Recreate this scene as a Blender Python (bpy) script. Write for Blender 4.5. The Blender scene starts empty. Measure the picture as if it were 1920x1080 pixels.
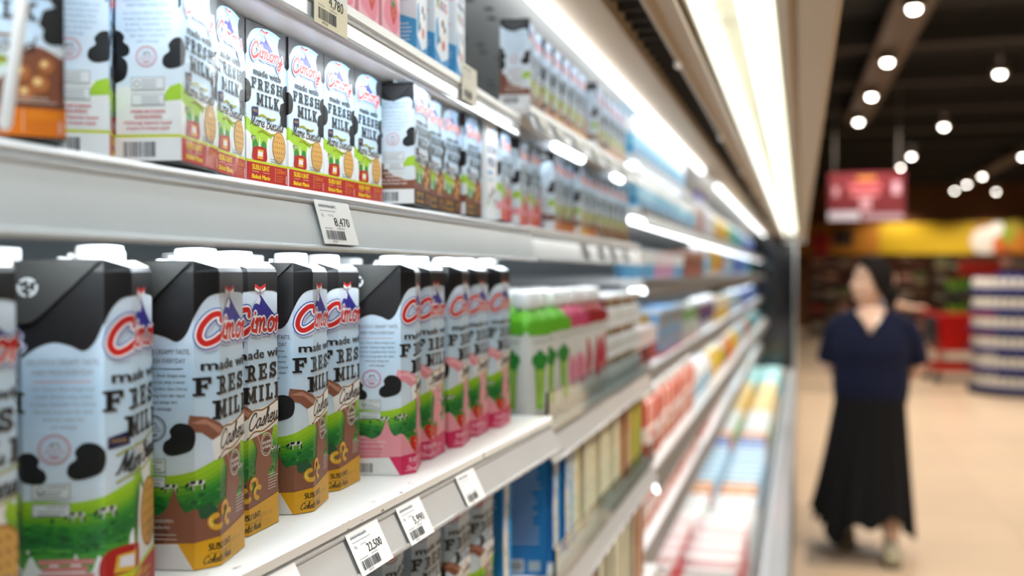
import bpy, bmesh, math, random
from mathutils import Vector, Matrix, Euler
from mathutils.geometry import tessellate_polygon
PI = math.pi; sin = math.sin; cos = math.cos
random.seed(7)
SC = bpy.context.scene
COL = SC.collection
# ---------------------------------------------------------------- camera (35 mm lens, low aperture, eye height)
FPX, YAW, PITCH, CAMZ = 1867.0, math.radians(16.13), math.radians(0.86), 1.5
cam_d = bpy.data.cameras.new('camera'); cam = bpy.data.objects.new('camera', cam_d); COL.objects.link(cam)
cam.location = (0, 0, CAMZ); cam.rotation_euler = (PI/2 - PITCH, 0, YAW)
cam_d.lens = 35.0; cam_d.sensor_width = 36.0; cam_d.clip_start = 0.02; cam_d.clip_end = 200
cam_d.dof.use_dof = True; cam_d.dof.focus_distance = 0.76; cam_d.dof.aperture_fstop = 3.4
SC.camera = cam
# ---------------------------------------------------------------- colour management and world
SC.view_settings.view_transform = 'Standard'; SC.view_settings.look = 'None'
SC.view_settings.exposure = 0.25; SC.view_settings.gamma = 1.0
SC.view_settings.use_curve_mapping = False
SC.cycles.use_denoising = True
SC.cycles.max_bounces = 8; SC.cycles.diffuse_bounces = 4
SC.cycles.sample_clamp_indirect = 4.0
wd = bpy.data.worlds.new('store_ambient'); SC.world = wd; wd.use_nodes = True
wd.node_tree.nodes['Background'].inputs[0].default_value = (1.0, 0.9, 0.78, 1)
wd.node_tree.nodes['Background'].inputs[1].default_value = 0.16
# ---------------------------------------------------------------- tube lights of the display case
def strip_light(name, x, y0, y1, z, watt_per_m, tilt=0.0, width=0.02, col=(0.86, 0.94, 1.0), parent=None):
    d = bpy.data.lights.new(name, 'AREA'); d.shape = 'RECTANGLE'
    d.size = width; d.size_y = y1 - y0; d.energy = watt_per_m * (y1 - y0); d.color = col
    o = bpy.data.objects.new(name, d); COL.objects.link(o)
    o.location = (x, (y0+y1)/2, z); o.rotation_euler = (0, tilt, 0)
    return o
T = math.radians
CASE_END = 10.2
BAYS = [(-3.05, 1.275), (1.29, 2.235), (2.25, 4.13), (4.15, 6.05), (6.07, 8.0), (8.02, CASE_END)]
strip_light('shelf_tube_light', -0.372, -3.0, 1.26, 1.5255, 0.75, T(12), 0.012)      # under the upper shelf, first bay
strip_light('shelf_tube_light', -0.352, -3.0, 1.26, 1.6835, .68, T(25), 0.012)      # under the top shelf, first bay
strip_light('shelf_tube_light', -0.372, 1.30, 2.22, 1.527, 0.42, T(12), 0.012)
strip_light('shelf_tube_light', -0.372, 1.30, 2.22, 1.678, 0.42, T(12), 0.012)
strip_light('canopy_tube_light', -0.336, -3.0, CASE_END - .1, 1.853, 0.22, T(20), 0.02)
strip_light('canopy_tube_light', -0.352, -3.0, CASE_END - .1, 1.872, 0.42, T(98), 0.015)
strip_light('canopy_fluorescent_light', -0.07, -3.0, CASE_END - .1, 1.862, 1.0, T(20), 0.05, (0.90, 0.96, 1.0))
for (a, b) in BAYS[2:]:
    for zz in (1.43, 1.20, 1.0, 0.74):
        strip_light('shelf_tube_light', -0.372, a, b, zz, 0.17, T(20), 0.012)
# ---------------------------------------------------------------- colour, pixels, materials
def hx(h):
    h = h.lstrip('#'); v = [int(h[i:i+2], 16)/255 for i in (0, 2, 4)]
    return tuple((c/12.92 if c <= .04045 else ((c+.055)/1.055)**2.4) for c in v)
FWD = Vector((-sin(YAW)*cos(PITCH), cos(YAW)*cos(PITCH), -sin(PITCH)))
RGT = Vector((cos(YAW), sin(YAW), 0)); UPV = RGT.cross(FWD)
CAM0 = Vector((0, 0, CAMZ))
def ray(u, v): return FWD + RGT*((u-960)/FPX) + UPV*((540-v)/FPX)
def at_z(u, v, z): r = ray(u, v); return CAM0 + r*((z-CAMZ)/r.z)
def at_y(u, v, y): r = ray(u, v); return CAM0 + r*(y/r.y)
def at_d(u, v, d): return CAM0 + ray(u, v)*d

MATS = {}
def nodes(m):
    m.use_nodes = True; nt = m.node_tree; return nt, nt.nodes['Principled BSDF']
def mat(name, col, rough=.5, metal=0, spec=.5, noise=.06, nscale=30, bump=0, bscale=80, coat=0, trans=0, alpha=1, emit=0):
    if name in MATS: return MATS[name]
    m = bpy.data.materials.new(name); nt, b = nodes(m); N, L = nt.nodes, nt.links
    c = hx(col) if isinstance(col, str) else col
    tc = N.new('ShaderNodeTexCoord')
    nz = N.new('ShaderNodeTexNoise'); nz.inputs['Scale'].default_value = nscale; nz.inputs['Detail'].default_value = 4
    L.new(tc.outputs['Object'], nz.inputs['Vector'])
    mx = N.new('ShaderNodeMix'); mx.data_type = 'RGBA'
    mx.inputs[6].default_value = (*[x*(1-noise) for x in c], 1); mx.inputs[7].default_value = (*[min(1, x*(1+noise)) for x in c], 1)
    L.new(nz.outputs['Fac'], mx.inputs[0]); L.new(mx.outputs[2], b.inputs['Base Color'])
    b.inputs['Roughness'].default_value = rough; b.inputs['Metallic'].default_value = metal
    b.inputs['Specular IOR Level'].default_value = spec; b.inputs['Coat Weight'].default_value = coat
    b.inputs['Coat Roughness'].default_value = .1
    b.inputs['Transmission Weight'].default_value = trans; b.inputs['Alpha'].default_value = alpha
    if emit:
        b.inputs['Emission Color'].default_value = (*c, 1); b.inputs['Emission Strength'].default_value = emit
    if bump:
        n2 = N.new('ShaderNodeTexNoise'); n2.inputs['Scale'].default_value = bscale
        L.new(tc.outputs['Object'], n2.inputs['Vector'])
        bp = N.new('ShaderNodeBump'); bp.inputs['Strength'].default_value = bump; bp.inputs['Distance'].default_value = .01
        L.new(n2.outputs['Fac'], bp.inputs['Height']); L.new(bp.outputs[0], b.inputs['Normal'])
    MATS[name] = m; return m
def mat_print(name, rough, coat, bump=.0, bscale=25, spec=.5):
    """printed surface: the print's own colours come from the mesh, varied by a faint procedural mottling"""
    m = bpy.data.materials.new(name); nt, b = nodes(m); N, L = nt.nodes, nt.links
    at = N.new('ShaderNodeAttribute'); at.attribute_name = 'Col'
    tc = N.new('ShaderNodeTexCoord'); nz = N.new('ShaderNodeTexNoise'); nz.inputs['Scale'].default_value = 60
    L.new(tc.outputs['Object'], nz.inputs['Vector'])
    mr = N.new('ShaderNodeMapRange'); mr.inputs[3].default_value = .93; mr.inputs[4].default_value = 1.05
    L.new(nz.outputs['Fac'], mr.inputs[0])
    mm = N.new('ShaderNodeVectorMath'); mm.operation = 'SCALE'
    L.new(at.outputs['Color'], mm.inputs[0]); L.new(mr.outputs[0], mm.inputs['Scale']); L.new(mm.outputs[0], b.inputs['Base Color'])
    b.inputs['Roughness'].default_value = rough; b.inputs['Coat Weight'].default_value = coat; b.inputs['Coat Roughness'].default_value = .12
    b.inputs['Specular IOR Level'].default_value = spec
    if bump:
        n2 = N.new('ShaderNodeTexNoise'); n2.inputs['Scale'].default_value = bscale; n2.inputs['Detail'].default_value = 3
        L.new(tc.outputs['Object'], n2.inputs['Vector'])
        bp = N.new('ShaderNodeBump'); bp.inputs['Strength'].default_value = bump; bp.inputs['Distance'].default_value = .004
        L.new(n2.outputs['Fac'], bp.inputs['Height']); L.new(bp.outputs[0], b.inputs['Normal']); L.new(bp.outputs[0], b.inputs['Coat Normal'])
    MATS[name] = m; return m
def mat_emit(name, col, s):
    if name in MATS: return MATS[name]
    m = bpy.data.materials.new(name); nt, b = nodes(m)
    c = hx(col); b.inputs['Base Color'].default_value = (*c, 1); b.inputs['Emission Color'].default_value = (*c, 1)
    b.inputs['Emission Strength'].default_value = s; MATS[name] = m; return m
PRINT = mat_print('printed_board', .45, .10, .12, 22, .35)
FILM = mat_print('printed_film', .3, .5, .5, 30)
PAPER = mat_print('printed_paper', .6, 0)
CLOTH = mat_print('cloth', .85, 0, .3, 200, .2)

# ---------------------------------------------------------------- mesh builder: one mesh, coloured faces
class MB:
    def __init__(s): s.v = []; s.f = []; s.c = []; s.sm = []
    def add(s, verts, faces, col=(1, 1, 1), smooth=False):
        o = len(s.v); s.v += [tuple(p) for p in verts]
        for i, f in enumerate(faces):
            s.f.append(tuple(o+k for k in f)); s.c.append(col[i] if isinstance(col, list) else col); s.sm.append(smooth)
    def box(s, x0, x1, y0, y1, z0, z1, col=(1, 1, 1), r=0, seg=2):
        bm = bmesh.new(); bmesh.ops.create_cube(bm, size=1)
        bmesh.ops.scale(bm, vec=(x1-x0, y1-y0, z1-z0), verts=bm.verts)
        bmesh.ops.translate(bm, vec=((x0+x1)/2, (y0+y1)/2, (z0+z1)/2), verts=bm.verts)
        if r: bmesh.ops.bevel(bm, geom=list(bm.edges), offset=r, segments=seg, affect='EDGES', profile=.5)
        s.bm(bm, col, bool(r)); return s
    def bm(s, bm, col=(1, 1, 1), smooth=False, M=None):
        bm.verts.index_update()
        s.add([(M @ v.co if M else v.co) for v in bm.verts], [[v.index for v in f.verts] for f in bm.faces], col, smooth); bm.free()
    def lathe(s, prof, n=24, c=(0, 0), col=(1, 1, 1), cap=True, sq=0, sx=1, sy=1):
        """profile (r, z) turned about z; sq>0 squares the section (superellipse)"""
        vs = []; fs = []; cs = []
        def rr(a):
            if not sq: return 1
            e = 2+sq*6; return (abs(cos(a))**e + abs(sin(a))**e)**(-1/e)
        for (r, z) in prof:
            for k in range(n):
                a = 2*PI*k/n; q = r*rr(a); vs.append((c[0]+q*cos(a)*sx, c[1]+q*sin(a)*sy, z))
        for i in range(len(prof)-1):
            for k in range(n):
                fs.append((i*n+k, i*n+(k+1) % n, (i+1)*n+(k+1) % n, (i+1)*n+k))
                cs.append(col[i] if isinstance(col, list) else col)
        if cap:
            fs.append(tuple(range(n-1, -1, -1))); cs.append(col[0] if isinstance(col, list) else col)
            m = (len(prof)-1)*n; fs.append(tuple(m+k for k in range(n))); cs.append(col[-1] if isinstance(col, list) else col)
        s.add(vs, fs, cs, True); return s
    def loft(s, pts, rad, n=16, col=(1, 1, 1), cap=True, up=None):
        """tube along pts; rad: per point r or (r_side, r_up)"""
        pts = [Vector(p) for p in pts]; vs = []; fs = []
        ref = Vector(up) if up else None
        for i, p in enumerate(pts):
            t = (pts[min(i+1, len(pts)-1)] - pts[max(i-1, 0)]).normalized()
            u0 = ref if ref is not None else (Vector((0, 0, 1)) if abs(t.z) < .9 else Vector((0, -1, 0)))
            a = t.cross(u0).normalized(); b = a.cross(t).normalized()
            if ref is None: ref = b
            r = rad[i] if isinstance(rad, (list, tuple)) else rad
            ra, rb = r if isinstance(r, tuple) else (r, r)
            for k in range(n):
                an = 2*PI*k/n; vs.append(p + a*ra*cos(an) + b*rb*sin(an))
        for i in range(len(pts)-1):
            for k in range(n): fs.append((i*n+k, i*n+(k+1) % n, (i+1)*n+(k+1) % n, (i+1)*n+k))
        if cap: fs.append(tuple(range(n-1, -1, -1))); m = (len(pts)-1)*n; fs.append(tuple(m+k for k in range(n)))
        s.add(vs, fs, col, True); return s
    def ball(s, c, r, col=(1, 1, 1), n=16, m=10, M=None):
        rx, ry, rz = r if isinstance(r, tuple) else (r, r, r); vs = []; fs = []
        for i in range(m+1):
            t = PI*i/m
            for k in range(n):
                a = 2*PI*k/n; p = Vector((rx*sin(t)*cos(a), ry*sin(t)*sin(a), -rz*cos(t)))
                if M: p = M @ p
                vs.append((c[0]+p[0], c[1]+p[1], c[2]+p[2]))
        for i in range(m):
            for k in range(n): fs.append((i*n+k, i*n+(k+1) % n, (i+1)*n+(k+1) % n, (i+1)*n+k))
        s.add(vs, fs, col, True); return s
    def prism(s, poly, y0, y1, col=(1, 1, 1)):
        """polygon in the x-z plane drawn out along y"""
        n = len(poly); vs = [(x, y0, z) for x, z in poly] + [(x, y1, z) for x, z in poly]
        fs = [(i, i+n, (i+1) % n+n, (i+1) % n) for i in range(n)] + [tuple(range(n)), tuple(range(2*n-1, n-1, -1))]
        bm = bmesh.new(); vv = [bm.verts.new(p) for p in vs]
        for f in fs: bm.faces.new([vv[k] for k in f])
        bmesh.ops.recalc_face_normals(bm, faces=bm.faces); s.bm(bm, col); return s
    def move(s, M):
        s.v = [tuple(M @ Vector(p)) for p in s.v]; return s
    def mesh(s, name, m):
        me = bpy.data.meshes.new(name); me.from_pydata(s.v, [], s.f)
        ca = me.color_attributes.new('Col', 'FLOAT_COLOR', 'CORNER'); buf = []
        for p, c in zip(me.polygons, s.c): buf += [c[0], c[1], c[2], 1.0]*p.loop_total
        ca.data.foreach_set('color', buf)
        me.polygons.foreach_set('use_smooth', s.sm); me.materials.append(m); me.update(); return me
    def build(s, name, m, parent=None):
        o = bpy.data.objects.new(name, s.mesh(name, m)); COL.objects.link(o)
        if parent: o.parent = parent
        if any(s.sm): sharp(o)
        return o
def sharp(o, ang=40):
    me = o.data; bm = bmesh.new(); bm.from_mesh(me)
    for e in bm.edges:
        if len(e.link_faces) == 2 and e.calc_face_angle(0) > math.radians(ang): e.smooth = False
    bm.to_mesh(me); bm.free()
def tag(o, label=None, cat=None, group=None, kind=None):
    if label: o['label'] = label
    if cat: o['category'] = cat
    if group: o['group'] = group
    if kind: o['kind'] = kind
    return o
def thing(name, label, cat, loc=(0, 0, 0), rz=0, group=None):
    o = bpy.data.objects.new(name, None); COL.objects.link(o); o.empty_display_size = .05
    o.location = loc; o.rotation_euler = (0, 0, rz); return tag(o, label, cat, group)
def part(name, data, parent):
    o = bpy.data.objects.new(name, data); COL.objects.link(o); o.parent = parent; return o
KIDS = {}
def kids(o):
    if o.name not in KIDS: KIDS[o.name] = [c for c in bpy.data.objects if c.parent == o]
    return KIDS[o.name]
class Kind:
    """one product built once with its parts; place() makes further individuals that share its mesh data"""
    def __init__(s, name, cat, parts, sub=()): s.name, s.cat, s.parts, s.used = name, cat, parts, None
    def place(s, loc, rz=0, label='', group=None, tilt=None):
        if s.used is None:
            if len(s.parts) == 1:
                r = bpy.data.objects.new(s.name, s.parts[0][1]); COL.objects.link(r); s.ch = []
            else:
                r = bpy.data.objects.new(s.name, None); COL.objects.link(r); r.empty_display_size = .05
                s.ch = [part(n, d, r) for n, d in s.parts]
            s.used = r
        else:
            r = s.used.copy(); COL.objects.link(r)
            for c in s.ch:
                k = c.copy(); COL.objects.link(k); k.parent = r
        r.location = loc; r.rotation_euler = (tilt or (0, 0, 0))[:2] + (rz,) if tilt else (0, 0, rz)
        tag(r, label, s.cat, group); return r

# ---------------------------------------------------------------- flat artwork in (s, z) millimetres, wrapped onto a pack
def catmull(P, n=6, closed=False):
    if len(P) < 3: return list(P)
    out = []; m = len(P)
    rng = range(m if closed else m-1)
    for i in rng:
        p0 = P[(i-1) % m] if closed or i > 0 else P[0]; p1 = P[i]; p2 = P[(i+1) % m]
        p3 = P[(i+2) % m] if closed or i+2 < m else P[-1]
        for k in range(n):
            t = k/n; t2 = t*t; t3 = t2*t
            out.append(tuple(.5*((2*p1[j]) + (-p0[j]+p2[j])*t + (2*p0[j]-5*p1[j]+4*p2[j]-p3[j])*t2 + (-p0[j]+3*p1[j]-3*p2[j]+p3[j])*t3) for j in (0, 1)))
    if not closed: out.append(tuple(P[-1]))
    return out
TXT = {}
def text_mesh(s):
    if s not in TXT:
        cu = bpy.data.curves.new('t', 'FONT'); cu.body = s; cu.resolution_u = 2; cu.size = 1
        ob = bpy.data.objects.new('t', cu); me = bpy.data.meshes.new_from_object(ob)
        TXT[s] = ([(v.co.x, v.co.y) for v in me.vertices], [tuple(p.vertices) for p in me.polygons])
        bpy.data.objects.remove(ob); bpy.data.curves.remove(cu); bpy.data.meshes.remove(me)
    return TXT[s]
class Art:
    def __init__(s): s.it = []
    def raw(s, v, f, col, lay): s.it.append((v, f, hx(col) if isinstance(col, str) else col, lay+(len(s.it) % 16)*.028)); return s
    def poly(s, P, col, lay=1, smooth=0, n=5):
        if smooth: P = catmull(P, n, True)
        tr = tessellate_polygon([[Vector((p[0], p[1], 0)) for p in P]])
        return s.raw(list(P), [tuple(t) for t in tr], col, lay)
    def rect(s, x0, y0, x1, y1, col, lay=1): return s.raw([(x0, y0), (x1, y0), (x1, y1), (x0, y1)], [(0, 1, 2, 3)], col, lay)
    def ell(s, x, y, rx, ry, col, lay=1, n=24): return s.raw([(x+rx*cos(2*PI*k/n), y+ry*sin(2*PI*k/n)) for k in range(n)], [tuple(range(n))], col, lay)
    def ring(s, x, y, r, w, col, lay=1, n=28): return s.stroke([(x+r*cos(2*PI*k/n), y+r*sin(2*PI*k/n)) for k in range(n+1)], w, col, lay, 0)
    def stroke(s, P, w, col, lay=1, smooth=5, dots=True):
        if smooth: P = catmull(P, smooth)
        for a, b in zip(P, P[1:]):
            dx, dy = b[0]-a[0], b[1]-a[1]; l = math.hypot(dx, dy)
            if l < 1e-9: continue
            nx, ny = -dy/l*w/2, dx/l*w/2
            s.raw([(a[0]-nx, a[1]-ny), (b[0]-nx, b[1]-ny), (b[0]+nx, b[1]+ny), (a[0]+nx, a[1]+ny)], [(0, 1, 2, 3)], col, lay)
        if dots:
            for a in P: s.ell(a[0], a[1], w/2, w/2, col, lay, 8)
        return s
    def text(s, t, x, y, h, col, lay=2, w=None, al=0, shear=0, bold=0):
        """h: capital height; w: fit to this width; al -1 left, 0 centre, 1 right"""
        v, f = text_mesh(t)
        if not v: return s
        x0 = min(p[0] for p in v); x1 = max(p[0] for p in v); k = h/.70; kx = k if w is None else w/(x1-x0)
        ox = {-1: x0, 0: (x0+x1)/2, 1: x1}[al]
        for b in ((0,) if not bold else (-bold, bold)):
            s.raw([(x+(p[0]-ox)*kx+p[1]*k*shear+b, y+p[1]*k) for p in v], f, col, lay)
        return s
    def lines(s, x0, x1, y, n, dy, col, lay=2, th=.5, al=-1):
        for i in range(n):
            a, b = x0, x1 - (x1-x0)*random.uniform(0, .3)
            if al == 0: q = (x1-x0)*random.uniform(0, .15); a, b = x0+q, x1-q
            s.rect(a, y-i*dy-th/2, b, y-i*dy+th/2, col, lay)
        return s
    def barcode(s, x, y, w, h, lay=3, col='#222222', n=26):
        rr = random.Random(3); c = 0; st = w/n/2
        while c < w-2*st:
            k = rr.choice((1, 1, 2, 3))*st*.8; s.rect(x+c, y, x+min(c+k, w), y+h, col, lay); c += k+rr.choice((1, 1, 2))*st*.9
        return s
    def put(s, o, dx=0, dy=0, k=1, lay=0):
        for v, f, c, l in o.it: s.it.append(([(p[0]*k+dx, p[1]*k+dy) for p in v], f, c, l+lay))
        return s
SLAB_T = .22
def slab(a, t, x, y, h, w, col, lay, gap=.2):
    """western slab-serif capitals, fitted to width w"""
    T_, S_ = SLAB_T, .13
    def R(x0, y0, x1, y1): return [(x0, y0), (x1, y0), (x1, y1), (x0, y1)]
    def Q(p, q, w_): dx, dy = q[0]-p[0], q[1]-p[1]; l = math.hypot(dx, dy); n = (-dy/l*w_/2, dx/l*w_/2); return [(p[0]-n[0], p[1]-n[1]), (q[0]-n[0], q[1]-n[1]), (q[0]+n[0], q[1]+n[1]), (p[0]+n[0], p[1]+n[1])]
    def C(P, w_): P = catmull(P, 4); return [Q(p, q, w_) for p, q in zip(P, P[1:])] + [[(p[0]+w_/2*cos(2*PI*k/8), p[1]+w_/2*sin(2*PI*k/8)) for k in range(8)] for p in P[1:-1]]
    stem = lambda c: [R(c-T_/2, 0, c+T_/2, 1), R(c-.25, 0, c+.25, S_), R(c-.25, 1-S_, c+.25, 1)]
    G = {'F': (.78, stem(.25)+[R(.2, .84, .75, 1), R(.62, .64, .76, 1), R(.2, .43, .6, .58), R(.5, .36, .6, .66)]),
         'R': (.86, stem(.25)+C([(.2, .92), (.5, .92), (.66, .74), (.52, .5), (.2, .48)], .17)+[Q((.48, .5), (.7, .05), .2), R(.55, 0, .86, S_)]),
         'E': (.8, stem(.25)+[R(.2, .85, .76, 1), R(.63, .66, .77, 1), R(.2, .43, .6, .58), R(.5, .36, .6, .66), R(.2, 0, .78, .15), R(.65, 0, .79, .34)]),
         'S': (.74, C([(.6, .72), (.42, .91), (.18, .78), (.22, .58), (.5, .45), (.6, .25), (.4, .09), (.14, .28)], .19)+[R(.54, .64, .67, 1), R(.05, 0, .18, .36)]),
         'H': (1.05, stem(.25)+stem(.8)+[R(.25, .42, .8, .58)]),
         'M': (1.25, stem(.25)+stem(1.0)+[Q((.2, .97), (.625, .2), .22), Q((1.05, .97), (.625, .2), .22)]),
         'I': (.5, stem(.25)), 'L': (.78, stem(.25)+[R(.2, 0, .74, .15), R(.61, 0, .75, .38)]),
         'K': (.98, stem(.25)+[Q((.3, .42), (.78, .95), .18), Q((.42, .55), (.8, .06), .22), R(.6, 1-S_, .98, 1), R(.6, 0, .98, S_)])}
    tot = sum(G[c][0]+gap for c in t)-gap; kx = w/tot; cx = x-w/2
    for c in t:
        for P in G[c][1]: a.poly([(cx+p[0]*kx, y+p[1]*h) for p in P], col, lay)
        cx += (G[c][0]+gap)*kx
CUR = {'a': (1.0, [[(.72, .85), (.45, 1), (.1, .6), (.18, .08), (.5, .1), (.74, .6), (.78, .95)], [(.78, .95), (.73, .2), (1, .12)]]),
 'C': (1.3, [[(1.15, 1.35), (1.05, 1.75), (.6, 1.7), (.2, 1.1), (.15, .4), (.5, .0), (.95, .15), (1.3, .5)]]),
 'i': (.5, [[(.08, .5), (.24, 1), (.2, .2), (.5, .12)], [(.34, 1.42), (.36, 1.46)]]),
 'm': (1.3, [[(0, .75), (.15, .98), (.14, 0)], [(.15, .6), (.38, 1), (.52, .8), (.5, 0)], [(.52, .6), (.78, 1), (.92, .8), (.9, .15), (1.2, .1)]]),
 'n': (.9, [[(0, .75), (.15, .98), (.14, 0)], [(.15, .6), (.4, 1), (.56, .8), (.55, .15), (.85, .12)]]),
 'o': (.85, [[(.45, 1), (.12, .7), (.15, .15), (.45, .02), (.7, .4), (.62, .88), (.4, 1), (.6, .8), (.85, .85)]]),
 'r': (.66, [[(0, .75), (.16, 1), (.15, 0)], [(.16, .55), (.36, .98), (.62, .9)]]),
 'y': (.95, [[(.05, 1), (.08, .4), (.3, .12), (.6, .5), (.68, 1)], [(.68, 1), (.6, 0), (.45, -.7), (.15, -.75), (.2, -.35), (.9, .3)]]),
 's': (.62, [[(0, .1), (.3, .7), (.42, 1), (.52, .5), (.45, .06), (.1, .08)]]),
 'h': (.85, [[(.1, .4), (.42, 1.6), (.3, 1.9), (.16, 1.5), (.15, 0)], [(.16, .5), (.42, 1), (.58, .75), (.58, .15), (.85, .12)]]),
 'e': (.7, [[(.05, .42), (.5, .62), (.4, 1), (.12, .75), (.12, .2), (.4, .02), (.72, .3)]]),
 'w': (1.15, [[(0, .8), (.12, 1), (.12, .25), (.32, .05), (.54, .4), (.58, .98), (.58, .25), (.78, .05), (1.02, .5), (1.0, 1)]]),
 'M': (1.5, [[(-.05, .05), (.2, .3), (.4, 1.75), (.45, 1.7), (.7, .35), (.75, .35), (1.15, 1.75), (1.18, 1.7), (1.15, .2), (1.45, .1)]]),
 'B': (1.15, [[(.2, 0), (.32, 1.7)], [(.0, 1.4), (.5, 1.82), (.95, 1.5), (.7, 1.0), (.35, .95)], [(.5, .98), (1.02, .7), (.88, .1), (.4, 0), (.1, .2)]]),
 'c': (.66, [[(.58, .8), (.4, 1), (.1, .6), (.2, .08), (.45, .02), (.7, .25)]]),
 'u': (.88, [[(.05, 1), (.1, .25), (.32, .05), (.58, .5), (.64, 1)], [(.64, 1), (.62, .2), (.88, .12)]]),
 't': (.48, [[(.22, 1.6), (.15, .2), (.48, .1)], [(-.05, 1.05), (.45, 1.1)]]),
 'S': (1.1, [[(1, 1.45), (.7, 1.8), (.3, 1.5), (.55, .95), (.8, .45), (.45, .03), (0, .35)]]),
 'l': (.48, [[(.08, .3), (.42, 1.5), (.26, 1.9), (.13, 1.4), (.15, .2), (.48, .1)]]),
 'b': (.75, [[(.1, .4), (.4, 1.6), (.28, 1.9), (.14, 1.4), (.15, .2), (.42, .02), (.6, .4), (.5, .85), (.75, .8)]]),
 'd': (.95, [[(.68, .85), (.42, 1), (.1, .6), (.18, .08), (.48, .1), (.7, .6)], [(.76, 1.8), (.7, .2), (.95, .12)]]),
 'k': (.8, [[(.1, .4), (.4, 1.6), (.28, 1.9), (.15, 1.4), (.15, 0)], [(.16, .45), (.5, .95), (.5, .6), (.2, .5)], [(.3, .5), (.6, .05), (.8, .1)]]),
 'A': (1.15, [[(-.05, 0), (.3, .7), (.65, 1.8), (.75, .8), (.95, .05)], [(.2, .6), (.9, .68)]]), ' ': (.5, [])}
def cursive(a, t, x, y, h, w, wt, col, lay, shear=.28, slope=0.0):
    """flowing brush lettering: h x-height, fitted to width w, stroke weight wt"""
    tot = sum(CUR[c][0] for c in t); kx = w/tot; cx = x-w/2
    for c in t:
        for S in CUR[c][1]:
            P = [(cx+p[0]*kx+p[1]*h*shear, y+p[1]*h+(cx+p[0]*kx-x)*slope) for p in S]
            a.stroke(P, wt, col, lay, 4)
        cx += CUR[c][0]*kx
class Section:
    """horizontal outline of a pack (mm), artwork coordinate s runs along it from the middle of the front (+x)"""
    def __init__(s, P):
        s.P = P; n = len(P); s.n = n
        s.L = [math.dist(P[i], P[(i+1) % n]) for i in range(n)]; s.per = sum(s.L)
        s.nrm = [((P[(i+1) % n][1]-P[i][1])/s.L[i], -(P[(i+1) % n][0]-P[i][0])/s.L[i]) for i in range(n)]
        s.cum = [-s.L[0]/2]
        for l in s.L: s.cum.append(s.cum[-1]+l)
    def off(s, i, d):
        a, b = s.nrm[i-1], s.nrm[i % s.n]; k = 1+a[0]*b[0]+a[1]*b[1]
        p = s.P[i % s.n]; return (p[0]+(a[0]+b[0])/k*d, p[1]+(a[1]+b[1])/k*d)
def rect_section(dx, wy, c=0):
    x, y = dx/2, wy/2
    if c: return Section([(x, -y+c), (x, y-c), (x-c, y), (-x+c, y), (-x, y-c), (-x, -y+c), (-x+c, -y), (x-c, -y)])
    return Section([(x, -y), (x, y), (-x, y), (-x, -y)])
def clip(P, c, keep_gt):
    out = []; m = len(P)
    for i in range(m):
        a, b = P[i], P[(i+1) % m]; ia = (a[0] >= c) == keep_gt; ib = (b[0] >= c) == keep_gt
        if ia: out.append(a)
        if ia != ib: t = (c-a[0])/(b[0]-a[0]); out.append((c, a[1]+(b[1]-a[1])*t))
    return out
def wrap(mb, art, sec, H, step=.06, zmap=None):
    for v, fs, col, lay in art.it:
        d = .12+lay*step; out = []
        for f in fs:
            P0 = [v[k] for k in f]
            if max(p[1] for p in P0) < 0 or min(p[1] for p in P0) > H: continue
            if any(p[1] < 0 or p[1] > H for p in P0):
                Q = clip([(p[1], p[0]) for p in P0], 0, True)
                if len(Q) > 2: Q = clip(Q, H, False)
                P0 = [(p[1], p[0]) for p in Q]
                if len(P0) < 3: continue
            sh = math.floor((min(p[0] for p in P0)-sec.cum[0])/sec.per)*sec.per
            for rep in (sh, sh+sec.per):
                for i in range(sec.n):
                    a, b = sec.cum[i]+rep, sec.cum[i+1]+rep
                    lo = min(p[0] for p in P0); hi = max(p[0] for p in P0)
                    if hi <= a+1e-6 or lo >= b-1e-6: continue
                    P = P0
                    if lo < a: P = clip(P, a, True)
                    if len(P) > 2 and hi > b: P = clip(P, b, False)
                    if len(P) < 3: continue
                    A, B = sec.off(i, d), sec.off(i+1, d); l = b-a
                    out.append([((A[0]+(B[0]-A[0])*(p[0]-a)/l)/1e3, (A[1]+(B[1]-A[1])*(p[0]-a)/l)/1e3, (zmap(p[1], p[0]) if zmap else p[1])/1e3) for p in P])
        for P in out:
            n = Vector((0, 0, 0)); mb.add(P, [tuple(range(len(P)))], col)
def shell(mb, sec, zs, cols, topcol, botcol, insets=None):
    """the plain pack under the artwork: rings of the section at heights zs (mm)"""
    n = sec.n; vs = []
    for j, z in enumerate(zs):
        d = -(insets[j] if insets else 0)
        for i in range(n):
            p = sec.off(i, d); zz = z(i) if callable(z) else z; vs.append((p[0]/1e3, p[1]/1e3, zz/1e3))
    fs = []; cs = []
    for j in range(len(zs)-1):
        for i in range(n): fs.append((j*n+i, j*n+(i+1) % n, (j+1)*n+(i+1) % n, (j+1)*n+i)); cs.append(cols[j])
    fs.append(tuple(range(n-1, -1, -1))); cs.append(botcol)
    m = (len(zs)-1)*n; fs.append(tuple(m+k for k in range(n))); cs.append(topcol)
    mb.add(vs, fs, cs)
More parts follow.
